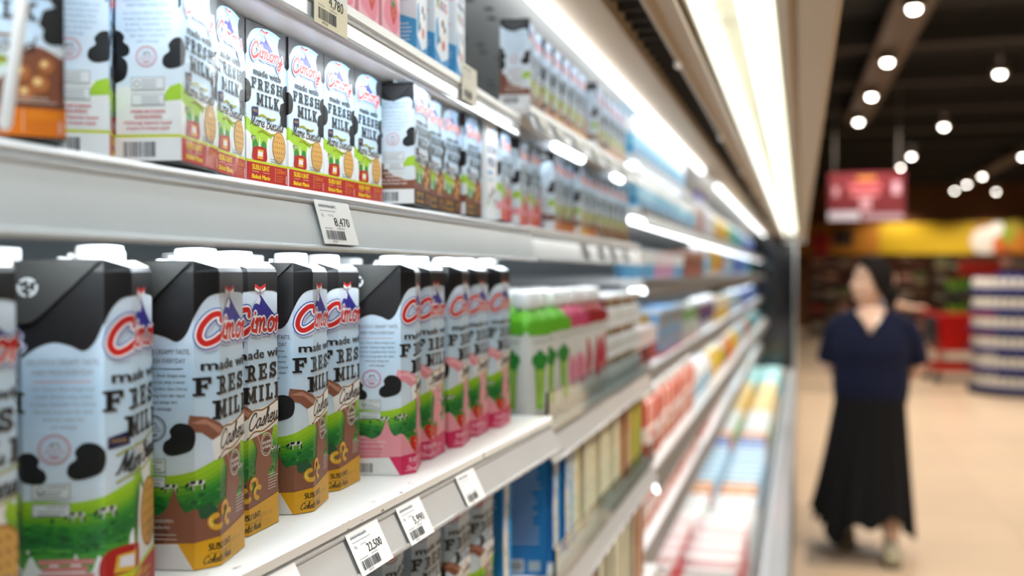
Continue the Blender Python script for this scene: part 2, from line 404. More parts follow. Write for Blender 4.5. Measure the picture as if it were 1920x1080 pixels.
# ---------------------------------------------------------------- shared artwork pieces
INK, SKY, SKY2, NOIR = '#1b1b1d', '#cfe3f4', '#b4d6ef', '#161617'
def logo(a, x, y, w, lay=8):
    """red script wordmark with white and blue rims, mountain and two flags; w overall width, y baseline"""
    h = w*.125; mx = x-.07*w
    a.poly([(mx-.2*w, y+.14*w), (mx-.1*w, y+.27*w), (mx-.01*w, y+.355*w), (mx+.02*w, y+.355*w), (mx+.11*w, y+.28*w), (mx+.25*w, y+.18*w), (mx+.42*w, y+.08*w), (mx+.1*w, y)], '#2e2a8c', lay)
    a.poly([(mx-.1*w, y+.27*w), (mx-.01*w, y+.355*w), (mx+.02*w, y+.31*w), (mx-.01*w, y+.26*w), (mx-.05*w, y+.275*w)], '#e8ecf5', lay+1)
    for sx in (-1, 1):
        a.poly([(mx+.01*w, y+.42*w), (mx+.01*w+sx*.1*w, y+.455*w), (mx+.01*w+sx*.1*w, y+.405*w), (mx+.01*w+sx*.015*w, y+.38*w)], '#f2f2f2', lay+1)
        a.poly([(mx+.01*w, y+.43*w), (mx+.01*w+sx*.1*w, y+.465*w), (mx+.01*w+sx*.1*w, y+.432*w), (mx+.01*w+sx*.012*w, y+.402*w)], '#c62a2c', lay+2)
    a.stroke([(mx+.01*w, y+.34*w), (mx+.01*w, y+.4*w)], w*.01, '#8a2a2a', lay+1, 0)
    for rim, c, l, dx, dy in ((.056, '#b9bfd6', 2, .012, -.02), (.056, '#2f3f9e', 3, 0, 0), (.034, '#fbfbfb', 4, 0, 0), (0, '#cf2a26', 5, 0, 0)):
        P = [(p[0]*w*.165+x-.49*w+p[1]*h*.2+dx*w, y-.03*w+dy*w+p[1]*h*1.12) for p in CUR['C'][1][0]]
        a.stroke(P, (.05+rim)*w, c, lay+l, 5)
        cursive(a, 'imory', x+.115*w+dx*w, y+dy*w, h, w*.74, (.036+rim)*w, c, lay+l, .2)
def headline(a, x, z1, z2, z3, h1, h2, h3, w, lay=6):
    for dx, dz, c, l in ((.055*h2, -.06*h2, '#93979c', 0), (0, 0, INK, 1)):
        a.text('made with', x+dx, z1+dz, h1, c, lay+l, w*.86, 0, 0, h1*.045)
        slab(a, 'FRESH', x+dx, z2+dz, h2, w, c, lay+l)
        slab(a, 'MILK', x+dx+.02*w, z3+dz, h3, w*.72, c, lay+l)
def cow(a, x, y, k, lay=5):
    a.poly([(x-5*k, y), (x-5*k, y+3*k), (x-4*k, y+3.6*k), (x+4*k, y+3.8*k), (x+4.6*k, y+2*k), (x+3.6*k, y+.8*k), (x-3*k, y+.8*k)], '#e9ece8', lay)
    a.poly([(x-4.6*k, y+1.4*k), (x-4.4*k, y+3.4*k), (x-1*k, y+3.7*k), (x-1.4*k, y+1.8*k)], '#202022', lay+1)
    a.poly([(x+.4*k, y+1*k), (x+.8*k, y+3.7*k), (x+3.4*k, y+3.7*k), (x+2.6*k, y+1.4*k)], '#202022', lay+1)
    a.poly([(x-5*k, y+2.6*k), (x-7.4*k, y+1.2*k), (x-7.8*k, y-.6*k), (x-6.6*k, y-.6*k), (x-5*k, y+1*k)], '#202022', lay+1)
    for lx in (-4.4, -3, 2.4, 3.8): a.rect(x+lx*k, y-2.4*k, x+(lx+.9)*k, y+1*k, '#c9ccca' if lx in (-3, 2.4) else '#26262a', lay)
def blob(a, x, y, k, lay=5, f=1):
    P = [(-6, 5), (-2, 9), (4, 8.6), (8, 5), (8.4, -1), (6, -6), (0, -8.6), (-6, -9.4), (-9.6, -6.6), (-9, -2), (-5.4, 1.2)]
    a.poly([(x+p[0]*k*f, y+p[1]*k) for p in P], NOIR, lay, 1)
def stamp(a, x, y, r, col, lay=4):
    a.ring(x, y, r, r*.09, col, lay); a.ring(x, y, r*.84, r*.04, col, lay)
    cow(a, x+.1*r, y+r*.25, r*.055, lay)
    a.rect(x-r*.55, y+.02*r, x+r*.55, y+.06*r, col, lay)
    a.text('100% SUSU SAPI', x, y-.28*r, r*.2, col, lay, r*1.3); a.text('Segar', x, y-.6*r, r*.26, col, lay, r*.7, 0, .2, r*.02)
def recycle(a, x, y, r, col='#e8ecee', lay=10):
    for k in range(3):
        t = PI/2+k*2*PI/3
        p = [(x+r*cos(t+d)*q, y+r*sin(t+d)*q) for d, q in ((-.75, .95), (-.25, .95), (.25, .95), (.75, .95))]
        a.stroke(p, r*.3, col, lay, 0); a.stroke([p[1], (x+r*.35*cos(t-.5), y+r*.35*sin(t-.5))], r*.22, col, lay, 0)
def splash(a, x0, x1, base, top, col, lay, seed=1, amp=9):
    rr = random.Random(seed); P = [(x0, base)]; n = max(5, int((x1-x0)/4)); x = x0
    for k in range(n+1):
        x = x0+(x1-x0)*k/n; P.append((x, top+(rr.uniform(.2, 1)*amp if k % 3 == 1 else rr.uniform(-.3, .15)*amp)))
    P = [P[0]]+catmull(P[1:], 4)+[(x1, base)]
    a.poly(P, col, lay)
    for k in range(4): a.ell(rr.uniform(x0, x1), top+amp*rr.uniform(.7, 1.3), .8, 1.1, col, lay, 10)
def biscuit(a, x, y, rx, ry, lay):
    a.ell(x, y, rx*1.04, ry*1.04, '#a8752f', lay); a.ell(x, y, rx*.95, ry*.95, '#d9a85a', lay+1)
    for i in range(-2, 3):
        for j in range(-2, 3):
            if i*i+j*j < 6: a.ell(x+i*rx*.33, y+j*ry*.33, rx*.06, ry*.06, '#8a5c22', lay+2, 8)
def cashew(a, x, y, k, rot, lay, c='#e6b13c'):
    P = [(x+4.6*k*cos(t+rot)*1.1, y+4.2*k*sin(t+rot)) for t in [PI*.05*i for i in range(-2, 23, 3)]]
    a.stroke(P, 4.6*k, '#b9801f', lay, 4); a.stroke(P, 3.6*k, c, lay+1, 4); a.stroke([(p[0]-.4*k, p[1]+.5*k) for p in P[2:6]], 1.1*k, '#f6d77e', lay+2, 4)
def strawb(a, x, y, k, lay):
    a.poly([(x, y-7*k), (x-5*k, y-1*k), (x-4.4*k, y+4*k), (x, y+5*k), (x+4.4*k, y+4*k), (x+5*k, y-1*k)], '#c8281f', lay, 1)
    a.poly([(x-4*k, y+4*k), (x-6*k, y+7*k), (x-1*k, y+6*k), (x, y+9*k), (x+2*k, y+6*k), (x+5*k, y+6*k), (x+2*k, y+3.6*k)], '#3f7d2e', lay+1)
    for i, j in ((-2, 1), (1, 2), (-1, -2), (2, -1), (0, 0)): a.ell(x+i*k, y+j*k, .4*k, .6*k, '#f0c46a', lay+1, 6)

# ---------------------------------------------------------------- one-litre carton: bevelled square pack, folded ears, white cap
S1 = rect_section(68, 68, 12); H1 = 196
FLAV = {
 'marie':  dict(band='#b5231f', txt='#f3d321', spl='#f1f3f4', name='Marie Biscuits', sw='#a9ac2b', ink='#2a2c2c', base2='Biskuit Marie', side='#e9eef2'),
 'cashew': dict(band='#e2a51a', txt='#2a1d0c', spl='#8d5a46', name='Cashew', sw='#9a6a24', ink='#2b2320', base2='Cokelat Mede', side='#6d4132'),
 'straw':  dict(band='#d2255a', txt='#f5b9c6', spl='#ec9aa6', name='Strawberry', sw='#b8862d', ink='#3a2a2a', base2='Stroberi', side='#e07f92'),
 'almond': dict(band='#d9730f', txt='#3b1d08', spl='#7d4a35', name='Almond', sw='#9a6a24', ink='#2b2320', base2='Cokelat Almond', side='#5d372a'),
 'choco':  dict(band='#3a2218', txt='#d8a04a', spl='#84503c', name='Salted Caramel', sw='#a9762b', ink='#3b2a20', base2='Karamel', side='#7a4a38'),
}
def art_1l(fl, seed=1):
    F = FLAV[fl]; a = Art(); u = Art()
    # base sheet
    for i in range(22):
        k = i/21; c = tuple(x+(y-x)*abs(2*k-1) for x, y in zip(hx('#bfdcf2'), hx('#dfeaf4')))
        a.rect(-122, 56+i*6.2, 122, 56+(i+1)*6.2, c, 0)
    wave = [(-83, 146), (-75, 152), (-66, 155), (-57, 153), (-50, 150), (-44, 155), (-39, 166), (-33, 176), (-26, 181), (-12, 182), (10, 182), (22, 180), (29, 172), (34, 160), (39, 146)]
    u.poly(catmull(wave, 5)+[(39, 200), (-83, 200)], '#1c1c1d', 3)
    # meadow
    top = [(-83, 63), (-70, 63), (-55, 62), (-40, 65), (-25, 71), (-10, 78), (8, 80), (25, 74), (39, 63)]
    bands = ((0, '#a3cf2c'), (4, '#94c42a'), (8, '#7fb52b'), (11, '#5fa32e'), (14, '#3f9133'), (17, '#2f8034'), (21, '#277236'), (27, '#338238'), (31, '#4a9b3a'), (36, '#58a83e'))
    edge = [catmull([(x, z-q) for x, z in top], 4) for q, c in bands]+[[(39, 0), (-83, 0)][::-1]]
    for k, (q, c) in enumerate(bands): u.poly(edge[k]+edge[k+1][::-1], c, 1)
    rg = random.Random(4)
    for k in range(150):
        gx, gz = rg.uniform(-82, 38), rg.gauss(43, 5); u.ell(gx, gz, rg.uniform(1, 3.4), rg.uniform(.6, 1.8), rg.choice(('#2a7a34', '#37893a', '#215f2e', '#459a3c')), 2.5, 9)
    for k in range(60): gx, gz = rg.uniform(-82, 38), rg.uniform(24, 36); u.ell(gx, gz, rg.uniform(3, 8), rg.uniform(.4, .8), rg.choice(('#4fa23a', '#6ab445', '#3f9133')), 2.5, 9)
    cow(u, -54, 53, .9); cow(u, -37, 55, 1.05); cow(u, 16, 58, .8)
    # bottom pour and splash
    splash(u, -83, 39, 10, 24, F['spl'], 4, seed, 8)
    u.poly([(-26, 24), (-24, 40), (-22, 44), (-20, 34), (-14, 30), (-12, 52), (-8, 68), (-2, 62), (6, 78), (16, 82), (10, 60), (4, 46), (14, 34), (22, 52), (25, 50), (24, 26), (39, 24), (39, 10), (-26, 10)], F['spl'], 5)
    if fl != 'marie':
        u.poly([(-44, 92), (-34, 90), (-24, 82), (-12, 66), (-4, 52), (4, 40), (14, 48), (6, 62), (-6, 78), (-16, 92), (-30, 100), (-42, 102)], F['spl'], 5)
        u.poly([(-42, 97), (-30, 95), (-18, 84), (-6, 66), (-2, 60), (-8, 74), (-18, 90), (-32, 99)], '#b98470' if fl != 'straw' else '#f7bcc5', 5.5)
        u.poly(catmull([(-83, 36), (-74, 38), (-66, 35), (-58, 39), (-54, 49), (-52, 53), (-49.5, 45), (-45, 38), (-38, 40), (-31, 33), (-27, 26)], 4)+[(-27, 12), (-83, 12)], F['spl'], 5); u.poly([(-83, 15), (-60, 15), (-56, 24), (-61, 34), (-83, 36)], F['side'], 5.5)
        u.text('LAYANAN KONSUMEN', -79, 31, 2.2, '#e6dcd5', 6, 26, -1); u.text('Consumer Satisfaction', -79, 27, 2, '#e6dcd5', 6, 24, -1)
        u.lines(-79, -50, 23, 2, 3, '#cdbcb2', 6, .7)
    else:
        u.poly([(-14, 92), (4, 88), (14, 70), (20, 50), (10, 40), (2, 60), (-8, 78)], '#eef1f2', 5)
        for k in range(4): u.rect(-75+(k % 2)*2, 26-k*4.2, -45-(k % 2)*3, 29-k*4.2, '#d98a8a', 6)
    blob(u, -48, 86, 1.15, 6); blob(u, -80, 82, 1.0, 6, -1)
    # side panel: text, stamp, boxes
    ink = '#3a3d44' if fl == 'cashew' else ('#8c8f98' if fl == 'marie' else '#5c5560')
    u.text('DELICIOUS CREAMY TASTE,', -61, 142, 3.2, ink, 4, 39); u.text('FARM FRESH EVERYDAY', -61, 136, 3.2, ink, 4, 33)
    u.rect(-77, 132, -46, 132.5, '#d98a8a' if fl != 'cashew' else ink, 4)
    for k, (t, w) in enumerate((('Susu Cimory dibuat dengan susu', 33), ('terbaik. Rasanya yang creamy', 32), ('& nikmat, menjadikan Susu Cimory', 35), ('Minuman yang lezat dan dapat', 32), ('dinikmati setiap hari', 22), ('oleh keluarga.', 15))):
        u.text(t, -61, 127-k*4.4, 2.2, ink, 4, w, 0, .15)
    stamp(u, -66, 93, 8.5, {'marie': '#c9848a', 'cashew': '#45484e', 'straw': '#c8587c'}.get(fl, '#777777'))
    for z, h in ((64, 9), (54, 7.5)):
        u.rect(-78, z, -57.5, z+h, '#8b8f92', 6); u.rect(-77.5, z+.5, -58, z+h-.5, '#e3e7ea', 7)
        u.text('CAMPURAN', -65, z+h-3, 1.8, '#55595c', 8, 11); u.lines(-75, -60, z+h-4.8, 2, 2, '#6b7074', 8, .6)
    u.ring(-73.5, 69, 2, .5, '#55595c', 8)
    # front: wordmark, headline, flavour ribbon
    logo(u, 0, 151, 78, 8)
    headline(u, 0, 131, 114.5, 98, 6.8, 12, 12.4, 80)
    fw = 60 if fl == 'marie' else 46
    fx = -2 if fl == 'marie' else 0
    if fl != 'marie':
        u.poly([(fx-fw*.56, 71), (fx-fw*.6, 84), (fx-fw*.3, 92), (fx+fw*.6, 96), (fx+fw*.58, 80), (fx+fw*.2, 75)], '#f2f0ec', 7)
    u.stroke([(fx-fw*.5, 88), (fx-fw*.3, 92), (fx, 91.5), (fx+fw*.5, 97)], 1.3, F['sw'], 8)
    u.stroke([(fx-fw*.5, 72), (fx-fw*.3, 76), (fx, 75.5), (fx+fw*.5, 82)], 1.3, F['sw'], 8)
    cursive(u, F['name'].split(' ')[0] if fl == 'choco' else F['name'], fx, 79.5, 6.6, fw, 1.5, F['ink'], 9, .3, .09)
    if fl == 'marie':
        u.poly([(-37, 92), (-37, 99), (-24, 102), (-24, 94)], '#2b2450', 7); u.text('MARIE', -30.5, 95.4, 2.6, '#c9a44a', 8, 9)
        biscuit(u, 10, 46, 17, 21, 6)
        u.poly([(-40, 15), (-42, 26), (-36, 33), (-20, 34), (-12, 31), (-12, 20), (-20, 14)], '#b01f1c', 8, 1)
        u.poly([(-34, 19), (-32, 29), (-18, 30), (-20, 18)], '#e0b23c', 9); u.poly([(-31, 22), (-30, 28), (-21, 28), (-22, 21)], '#e9e4ea', 10)
    elif fl == 'cashew' or fl == 'almond':
        cashew(u, -24, 30, .95, 2.0, 9); cashew(u, -15, 37, .9, .3, 9, '#eca93a'); cashew(u, -9, 30, .95, 1.2, 9)
        u.poly([(-34, 33), (-36, 40), (-28, 42), (-24, 36)], '#2e5a3c', 8, 1)
    else:
        strawb(u, -20, 30, 1.6, 9); strawb(u, -8, 28, 1.3, 9)
    if fl != 'marie':
        u.ell(4, 64, 9, 9, '#e8e3df', 8); u.ell(4, 64, 8.2, 8.2, F['side'], 9); u.text('KALSIUM', 4, 64.5, 2.4, '#f2ece6', 10, 12, 0, 0, .15); u.text('& FOSFOR', 4, 61, 2.4, '#f2ece6', 10, 12, 0, 0, .15)
        u.ring(4, 64, 7, .4, '#f2ece6', 10)
    u.lines(6, 22, 40, 6, 2.2, '#d9cfc9' if fl != 'marie' else '#8a8f92', 8, .6)
    # foot band
    bz = 20 if fl != 'marie' else 16
    u.poly([(-83, 0), (39, 0), (39, bz-1), (22, bz+4), (-39, bz-2), (-83, bz-4)], F['band'], 11)
    if fl == 'marie':
        u.poly([(-83, bz-4), (-39, bz-2), (22, bz+4), (39, bz-1), (39, bz+1), (22, bz+6.4), (-39, bz+.4), (-83, bz-1.4)], '#c2d22a', 11)
    u.poly([(-83, 0), (-40, 0), (-50, bz-2.8), (-83, bz-4)], '#eceeee', 12)
    u.barcode(-80, 2.5, 16, 9, 13)
    u.text('SUSU UHT', -18, 11.2, 4.6, F['txt'], 12, 24, 0, 0, .35); u.rect(-30, 9, -22, 9.3, F['txt'], 12); u.rect(-14, 9, -6, 9.3, F['txt'], 12)
    u.text('RASA', -18, 8.4, 1.4, F['txt'], 12, 5)
    cursive(u, 'Cokelat Mede' if fl == 'cashew' else 'Marie Biscuits' if fl == 'marie' else 'Strawberry' if fl == 'straw' else 'Cashew', -20, 2.8, 2.9, 28, .65, F['txt'], 12, .25)
    u.rect(-5, 2, -4.7, 14, F['txt'], 12); u.text('1000 ml', 4, 9.6, 4, '#b98a2a' if fl == 'cashew' else F['txt'], 12, 15); u.lines(-3, 11, 7, 3, 2, '#c9962b' if fl == 'cashew' else F['txt'], 12, .5)
    a.put(u); a.put(u, 122)
    return a
def cap_mesh():
    m = MB(); prof = [(0.0128, 0), (0.0134, .001), (.0134, .004), (.0125, .0045), (.0125, .0115), (.0118, .0132), (.006, .0138)]
    m.lathe(prof, 28, (0, 0), hx('#f4f7f8'), True, .18, 1.0, 1.12)
    for k in range(28):
        a = 2*PI*k/28; m.box(.0122*cos(a)-.0004, .0122*cos(a)+.0004, .0136*sin(a)-.0004, .0136*sin(a)+.0004, .005, .011, hx('#eef2f4'))
    m.box(-.017, -.0125, -.006, .006, .0005, .009, hx('#dfe9ec'), .001)
    return m
CAP_M = mat('cap_plastic', '#f3f6f7', .35, noise=.02, coat=.3)
CAPS = cap_mesh().move(Matrix.Translation((.010, 0, .1912))).mesh('cap', CAP_M)
def carton_1l(fl, seed=1):
    m = MB(); n = S1.n; blk = hx('#1c1c1d')
    # section corner order: 0,1 front ends; 2,3 far side; 4,5 back; 6,7 camera side
    pk = lambda i: {2: 203.5, 7: 203.5, 3: 203.5, 6: 203.5, 1: 199, 0: 199, 4: 199, 5: 199}[i]
    shell(m, S1, [0, 3, 196, pk], [hx('#c8b26a') if fl == 'cashew' else hx(FLAV[fl]['band']), hx('#d6e6f2'), blk], hx('#d9dcdc'), hx('#333333'), [1.5, 0, 0, 1.2])
    # sloped lid with a raised seam
    P = [S1.off(i, -1.2) for i in range(n)]
    top = [(p[0]/1e3, p[1]/1e3, pk(i)/1e3) for i, p in enumerate(P)]
    c = (0, 0, .1975); m.add(top+[c], [(i, (i+1) % n, n) for i in range(n)], hx('#cfd4d6') if fl != 'marie' else hx('#d8d4c4'))
    m.box(-.004, -.002, -.03, .03, .198, .2045, hx('#d5d9da'))
    # folded ears lying on both sides
    for sy in (-1, 1):
        E = [(-.032, .202), (.021, .203), (.006, .188), (-.012, .170), (-.017, .1665), (-.026, .166), (-.0305, .17)]
        o = .0345; th = .0016
        vs = [(x, sy*o, z) for x, z in E]+[(x, sy*(o+th+(.203-z)*.02), z) for x, z in E]; k = len(E)
        fs = [tuple(range(k)), tuple(range(2*k-1, k-1, -1))]+[(i, i+k, (i+1) % k+k, (i+1) % k) for i in range(k)]
        bm = bmesh.new(); vv = [bm.verts.new(p) for p in vs]
        for f in fs: bm.faces.new([vv[q] for q in f])
        bmesh.ops.recalc_face_normals(bm, faces=bm.faces); m.bm(bm, hx('#3b3c3a'))
        r = Art(); recycle(r, -.018*1e3, 187, 5.2)
        for v, fs_, col, lay in r.it:
            for f in fs_:
                Q = [(v[q][0]/1e3, sy*(o+th+(203-v[q][1])*.00002+.0003), v[q][1]/1e3) for q in f]
                m.add(Q if sy < 0 else Q[::-1], [tuple(range(len(Q)))], hx('#e6ebec'))
        m.box(-.0325, -.0300, sy*(o+.0002)-.001, sy*(o+.0002)+.001, .168, .203, hx('#8d9190'))
    wrap(m, art_1l(fl, seed), S1, H1); m.move(Matrix.Diagonal((1, 1, .965, 1)))
    return Kind('milk_carton', 'milk carton', [('carton_body', m.mesh('carton_body', PRINT)), ('cap', CAPS)])

# ---------------------------------------------------------------- quarter-litre carton: flat brick pack
S2 = rect_section(40, 59); H2 = 119
def art_250(fl, seed=1):
    F = FLAV[fl]; a = Art(); u = Art()   # front centre 0 (+-29.5), side centre -49.5 (+-20), period 99
    for i in range(20):
        k = i/19; c = tuple(x+(y-x)*k for x, y in zip(hx('#e4eef6'), hx('#9dccf1')))
        u.rect(-29.5, i*6, 29.5, (i+1)*6, c, 0)
        u.rect(-69.5, i*6, -29.5, (i+1)*6, tuple(x*.45+y*.55 for x, y in zip(c, hx('#e9f2f8'))), 0)
    u.poly(catmull([(-71, 112), (-66, 107), (-60, 103), (-50, 101), (-40, 104), (-34, 104), (-30, 100), (-27, 105), (-21, 112), (-10, 116), (8, 117), (29.5, 113)], 4)+[(29.5, 120), (-71, 120)], '#232326', 2)
    u.poly([(29.6, 92), (24, 95), (18, 101), (16, 108), (18, 114), (24, 116), (29.6, 116)], '#232326', 3)
    u.poly([(-31, 92), (-28, 95), (-28, 104), (-31, 106)], '#232326', 3)
    blob(u, -31, 66, 1.0, 3); blob(u, -69, 72, .85, 3, -1); blob(u, 29, 56, .95, 3)
    u.poly([(29.6, 46), (22, 52), (18, 57), (20, 64), (29.6, 68)], NOIR, 3, 0)
    logo(u, -1, 94, 47, 8)
    headline(u, 0, 80.5, 70, 58.5, 5.0, 8.0, 8.8, 45)
    u.poly([(-22, 50), (-22, 56), (-13, 57), (-13, 50)], '#2b2450', 7); u.text('MARIE' if fl == 'marie' else 'RASA', -17.5, 52.5, 2, '#c9a44a', 8, 6)
    for z in (50.2, 38.5): u.stroke([(-13, z), (-6, z+1.6), (2, z-.2), (11, z+.8)], 1.5, F['sw'], 8)
    nm = F['name']; cursive(u, nm, -1, 42.6, 4.4, 47 if len(nm) > 9 else 34, .8, F['ink'], 9, .25)
    # meadow hanging in drops over the white pour
    u.rect(-69.5, 14, 29.5, 46, '#eef1f2' if fl == 'marie' else '#dde8ee', 1)
    u.poly([(-36, 46), (-29.5, 48), (-16, 43), (0, 40.5), (8, 39), (6, 35), (1, 36), (-2, 25), (-6, 22), (-9, 27), (-11, 36), (-13, 24), (-18, 22), (-21, 27), (-23, 36), (-29.5, 38), (-40, 37), (-39, 42)], '#a3cd33', 2)
    for x_, z_ in ((-17, 27), (-5, 27)): u.ell(x_, z_, 4, 5.6, '#2f8a3c', 3); u.ell(x_-.6, z_-2, 3.2, 3, '#4aa044', 4)
    cow(u, -19, 33, .55, 5)
    if fl != 'marie':
        u.poly(catmull([(-69.5, 50), (-62, 42), (-52, 30), (-42, 26), (-32, 24), (-20, 26), (-8, 22), (2, 30), (10, 42), (18, 46), (29.5, 40)], 4)+[(29.5, 14), (-69.5, 14)], F['spl'], 2.5)
        u.poly([(-69.5, 44), (-60, 34), (-50, 24), (-40, 22), (-44, 17), (-69.5, 17)], F['side'], 3, 1)
    else:
        u.poly([(2, 22), (4, 36), (9, 40), (14, 34), (20, 18), (10, 16)], '#e4e9ec', 2, 1)
    if fl == 'marie':
        biscuit(u, 17, 30, 9.5, 12, 6)
        u.poly([(-20, 17), (-21, 24), (-18, 27), (-4, 27.5), (-1, 23), (-3, 17)], '#b01f1c', 8, 1); u.poly([(-15, 18.5), (-14, 25.5), (-6, 25.5), (-7, 18.5)], '#e0a83c', 9); u.rect(-14, 20.5, -7.4, 24, '#ece6ea', 10)
    elif fl == 'straw':
        strawb(u, 8, 28, 1.3, 6); strawb(u, 17, 26, 1.1, 6); u.ell(-10, 27, 8, 8, '#e58a97', 5)
    else:
        for x, y, r in ((10, 32, 5.2), (18, 27, 5.6), (12, 22, 5), (21, 36, 4.6)):
            u.ell(x, y, r, r, '#7a4a22', 6); u.ell(x, y+.5, r*.8, r*.8, '#c98a3a' if fl != 'almond' else '#a8663a', 7); u.ell(x-.8, y+1.4, r*.35, r*.35, '#ecca8a', 8)
    u.lines(4, 26, 20, 3, 1.8, '#8a8a88' if fl in ('marie',) else '#d8c6bc', 9, .5)
    u.rect(-69.5, 15.2, 29.5, 17, '#c3cc2c' if fl == 'marie' else F['side'], 10)
    u.rect(-29.5, 0, 29.5, 15.2, F['band'], 10); u.rect(-69.5, 0, -29.5, 15.2, '#eceff1', 10)
    u.rect(-69.5, 0, 29.5, 1.2, '#1b1718', 11)
    u.text('SUSU UHT', -10, 10, 3.9, '#f4d321' if fl in ('marie', 'straw') else F['txt'], 12, 24, 0, 0, .4)
    u.rect(-22, 8.4, -13, 8.7, '#f3e9d0', 12); u.rect(-7, 8.4, 2, 8.7, '#f3e9d0', 12)
    u.text(F['base2'], -10, 3.4, 3.4, '#f4d321' if fl in ('marie', 'straw') else F['txt'], 12, 25, 0, .12, .25)
    u.rect(10.5, 3, 10.8, 14, '#f3e9d0', 12); u.text('250ml', 19, 10, 3.6, '#e79a2b', 12, 14); u.lines(12.5, 24, 8, 3, 1.9, '#c9742a', 12, .6); u.rect(26, 2.6, 27.6, 9, '#d9a89a', 12)
    # side panel
    x = -49.5
    u.text('DELICIOUS CREAMY TASTE,', x, 97.5, 2, '#7d96ab', 4, 30); u.text('FARM FRESH EVERYDAY', x, 94, 2, '#7d96ab', 4, 26)
    for k, (t, w) in enumerate((('Susu Cimory dibuat dengan susu', 31), ('terbaik. Rasanya yang creamy', 30), ('& nikmat, menjadikan Susu', 27), ('Cimory Minuman yang lezat', 28), ('dan dapat dinikmati', 22), ('oleh keluarga.', 14))): u.text(t, x, 89.5-k*3.4, 1.7, '#86a2b8', 4, w)
    stamp(u, x-1, 64, 6.2, '#d69299')
    for z, h in ((44, 7.5), (34.5, 7)):
        u.rect(x-10, z, x+10, z+h, '#8f9498', 7); u.rect(x-9.6, z+.4, x+9.6, z+h-.4, '#e6eaed', 8); u.lines(x-4, x+8, z+h-2, 3, 1.8, '#7a8085', 9, .5)
    u.ring(x-6.6, 47.6, 1.7, .4, '#60666a', 9)
    for k in range(4): w = (10, 8, 14, 13)[k]; u.text(('PERHATIAN', 'KONSUMEN', 'Hubungi layanan kami', 'simpan di tempat sejuk')[k], x, 30-k*3.3, 1.9, '#cf7a80' if fl == 'marie' else '#e6d2c8', 9, 2*w, 0, 0, .25)
    u.barcode(x-15, 3.6, 20, 9, 12, '#30343a', 30)
    a.put(u); a.put(u, 99); return a
def carton_250(fl, seed=1, name='small_milk_carton'):
    m = MB(); sec = S2
    shell(m, sec, [0, 1, H2-1, H2], [hx('#1b1718')]*2+[hx('#2a2b2e')], hx('#d5dade'), hx('#222222'), [.6, 0, 0, .6])
    for sy in (-1, 1):   # folded ears and the top seam
        m.add([(-.0195, sy*.0297, .1185), (.0195, sy*.0297, .1185), (0, sy*.0301, .100)], [(0, 1, 2) if sy < 0 else (2, 1, 0)], hx('#3a3b3d'))
    m.box(-.001, .001, -.0285, .0285, .119, .1215, hx('#cfd5d9'))
    m.lathe([(.003, .1191), (.003, .1194)], 12, (.01, .012), hx('#b9bec2'))
    wrap(m, art_250(fl, seed), sec, H2-.5)
    if name == 'choco':
        pass
    return m
def k250(fl, seed=1): return Kind('small_milk_carton', 'milk carton', [('small_milk_carton', carton_250(fl, seed).mesh('small_milk_carton', PRINT))])
# ---------------------------------------------------------------- other printed packs
def pbox(w, d, h, base, paint, name, cat, top=None, cap=None, m_=None, ears=True):
    """brick pack with its own painted sheet: w along the shelf, d deep, h tall (mm)"""
    sec = rect_section(d, w); m = MB()
    shell(m, sec, [0, 1, h-1, h], [hx(base)]*3, hx(top or base), hx(base), [.8, 0, 0, .8])
    a = Art(); u = Art(); paint(u, w, d, h); a.put(u); a.put(u, w+d)
    wrap(m, a, sec, h-.4)
    if ears: m.box(-.0008, .0008, -w/2e3+.001, w/2e3-.001, h/1e3, h/1e3+.0022, hx(top or base))
    ps = [(name, m.mesh(name, m_ or PRINT))]
    if cap:
        c = MB(); c.lathe([(.0105, 0), (.0115, .001), (.0115, .011), (.009, .0135)], 20, (d/4e3, 0), hx(cap)); c.move(Matrix.Translation((0, 0, h/1e3)))
        ps = [('carton_body', ps[0][1]), ('cap', c.mesh('cap', CAP_M))]
    return Kind(name, cat, ps)
def paint_kids(u, w, d, h):
    x = -(w+d)/2
    u.rect(-w/2-d, 0, w/2, h, '#e9f3fa', 0)
    u.poly([(-w/2, 0), (w/2, 0), (w/2, 22), (0, 14), (-w/2, 26)], '#2f8fd0', 1); u.poly([(-w/2-d, 0), (-w/2, 0), (-w/2, 40), (-w/2-d*.5, 46), (-w/2-d, 36)], '#4aa5dc', 1)
    u.rect(-w/2-d, h-6, w/2, h, '#3f9fd8', 2)
    u.text('ULTRA', 0, h-16, 5.5, '#23356f', 3, w*.6, 0, 0, .4); u.text('MIMI', 0, h-27, 8, '#23356f', 3, w*.7, 0, 0, .7)
    for c, dx, col in (('K', -.27, '#3f9a3c'), ('I', -.09, '#d9822a'), ('D', .08, '#3a7fc4'), ('S', .27, '#d0353a')): u.text(c, dx*w, h-41, 10, col, 3, w*(.07 if c == 'I' else .17), 0, 0, .7)
    for p, q, r, c in ((-.1, 48, 9, '#f6f6f4'), (.12, 40, 8, '#efefee'), (.05, 55, 4, '#3a3a3c'), (-.2, 36, 4, '#3a3a3c'), (.2, 50, 3.4, '#3a3a3c'), (.1, 32, 5, '#d7462f')): u.ell(p*w, q, r, r*1.1, c, 3)
    u.poly([(-w*.4, 26), (-w*.44, 50), (-w*.3, 58), (-w*.2, 40)], '#4aa5dc', 3, 1)
    u.rect(x-d*.4, h-20, x+d*.4, h-10, '#e6a7b4', 3); u.lines(x-d*.36, x+d*.36, h-26, 7, 4, '#d88aa0', 3, 1.2); u.lines(x-d*.36, x+d*.36, 36, 5, 4, '#e9f3fa', 3, 1)
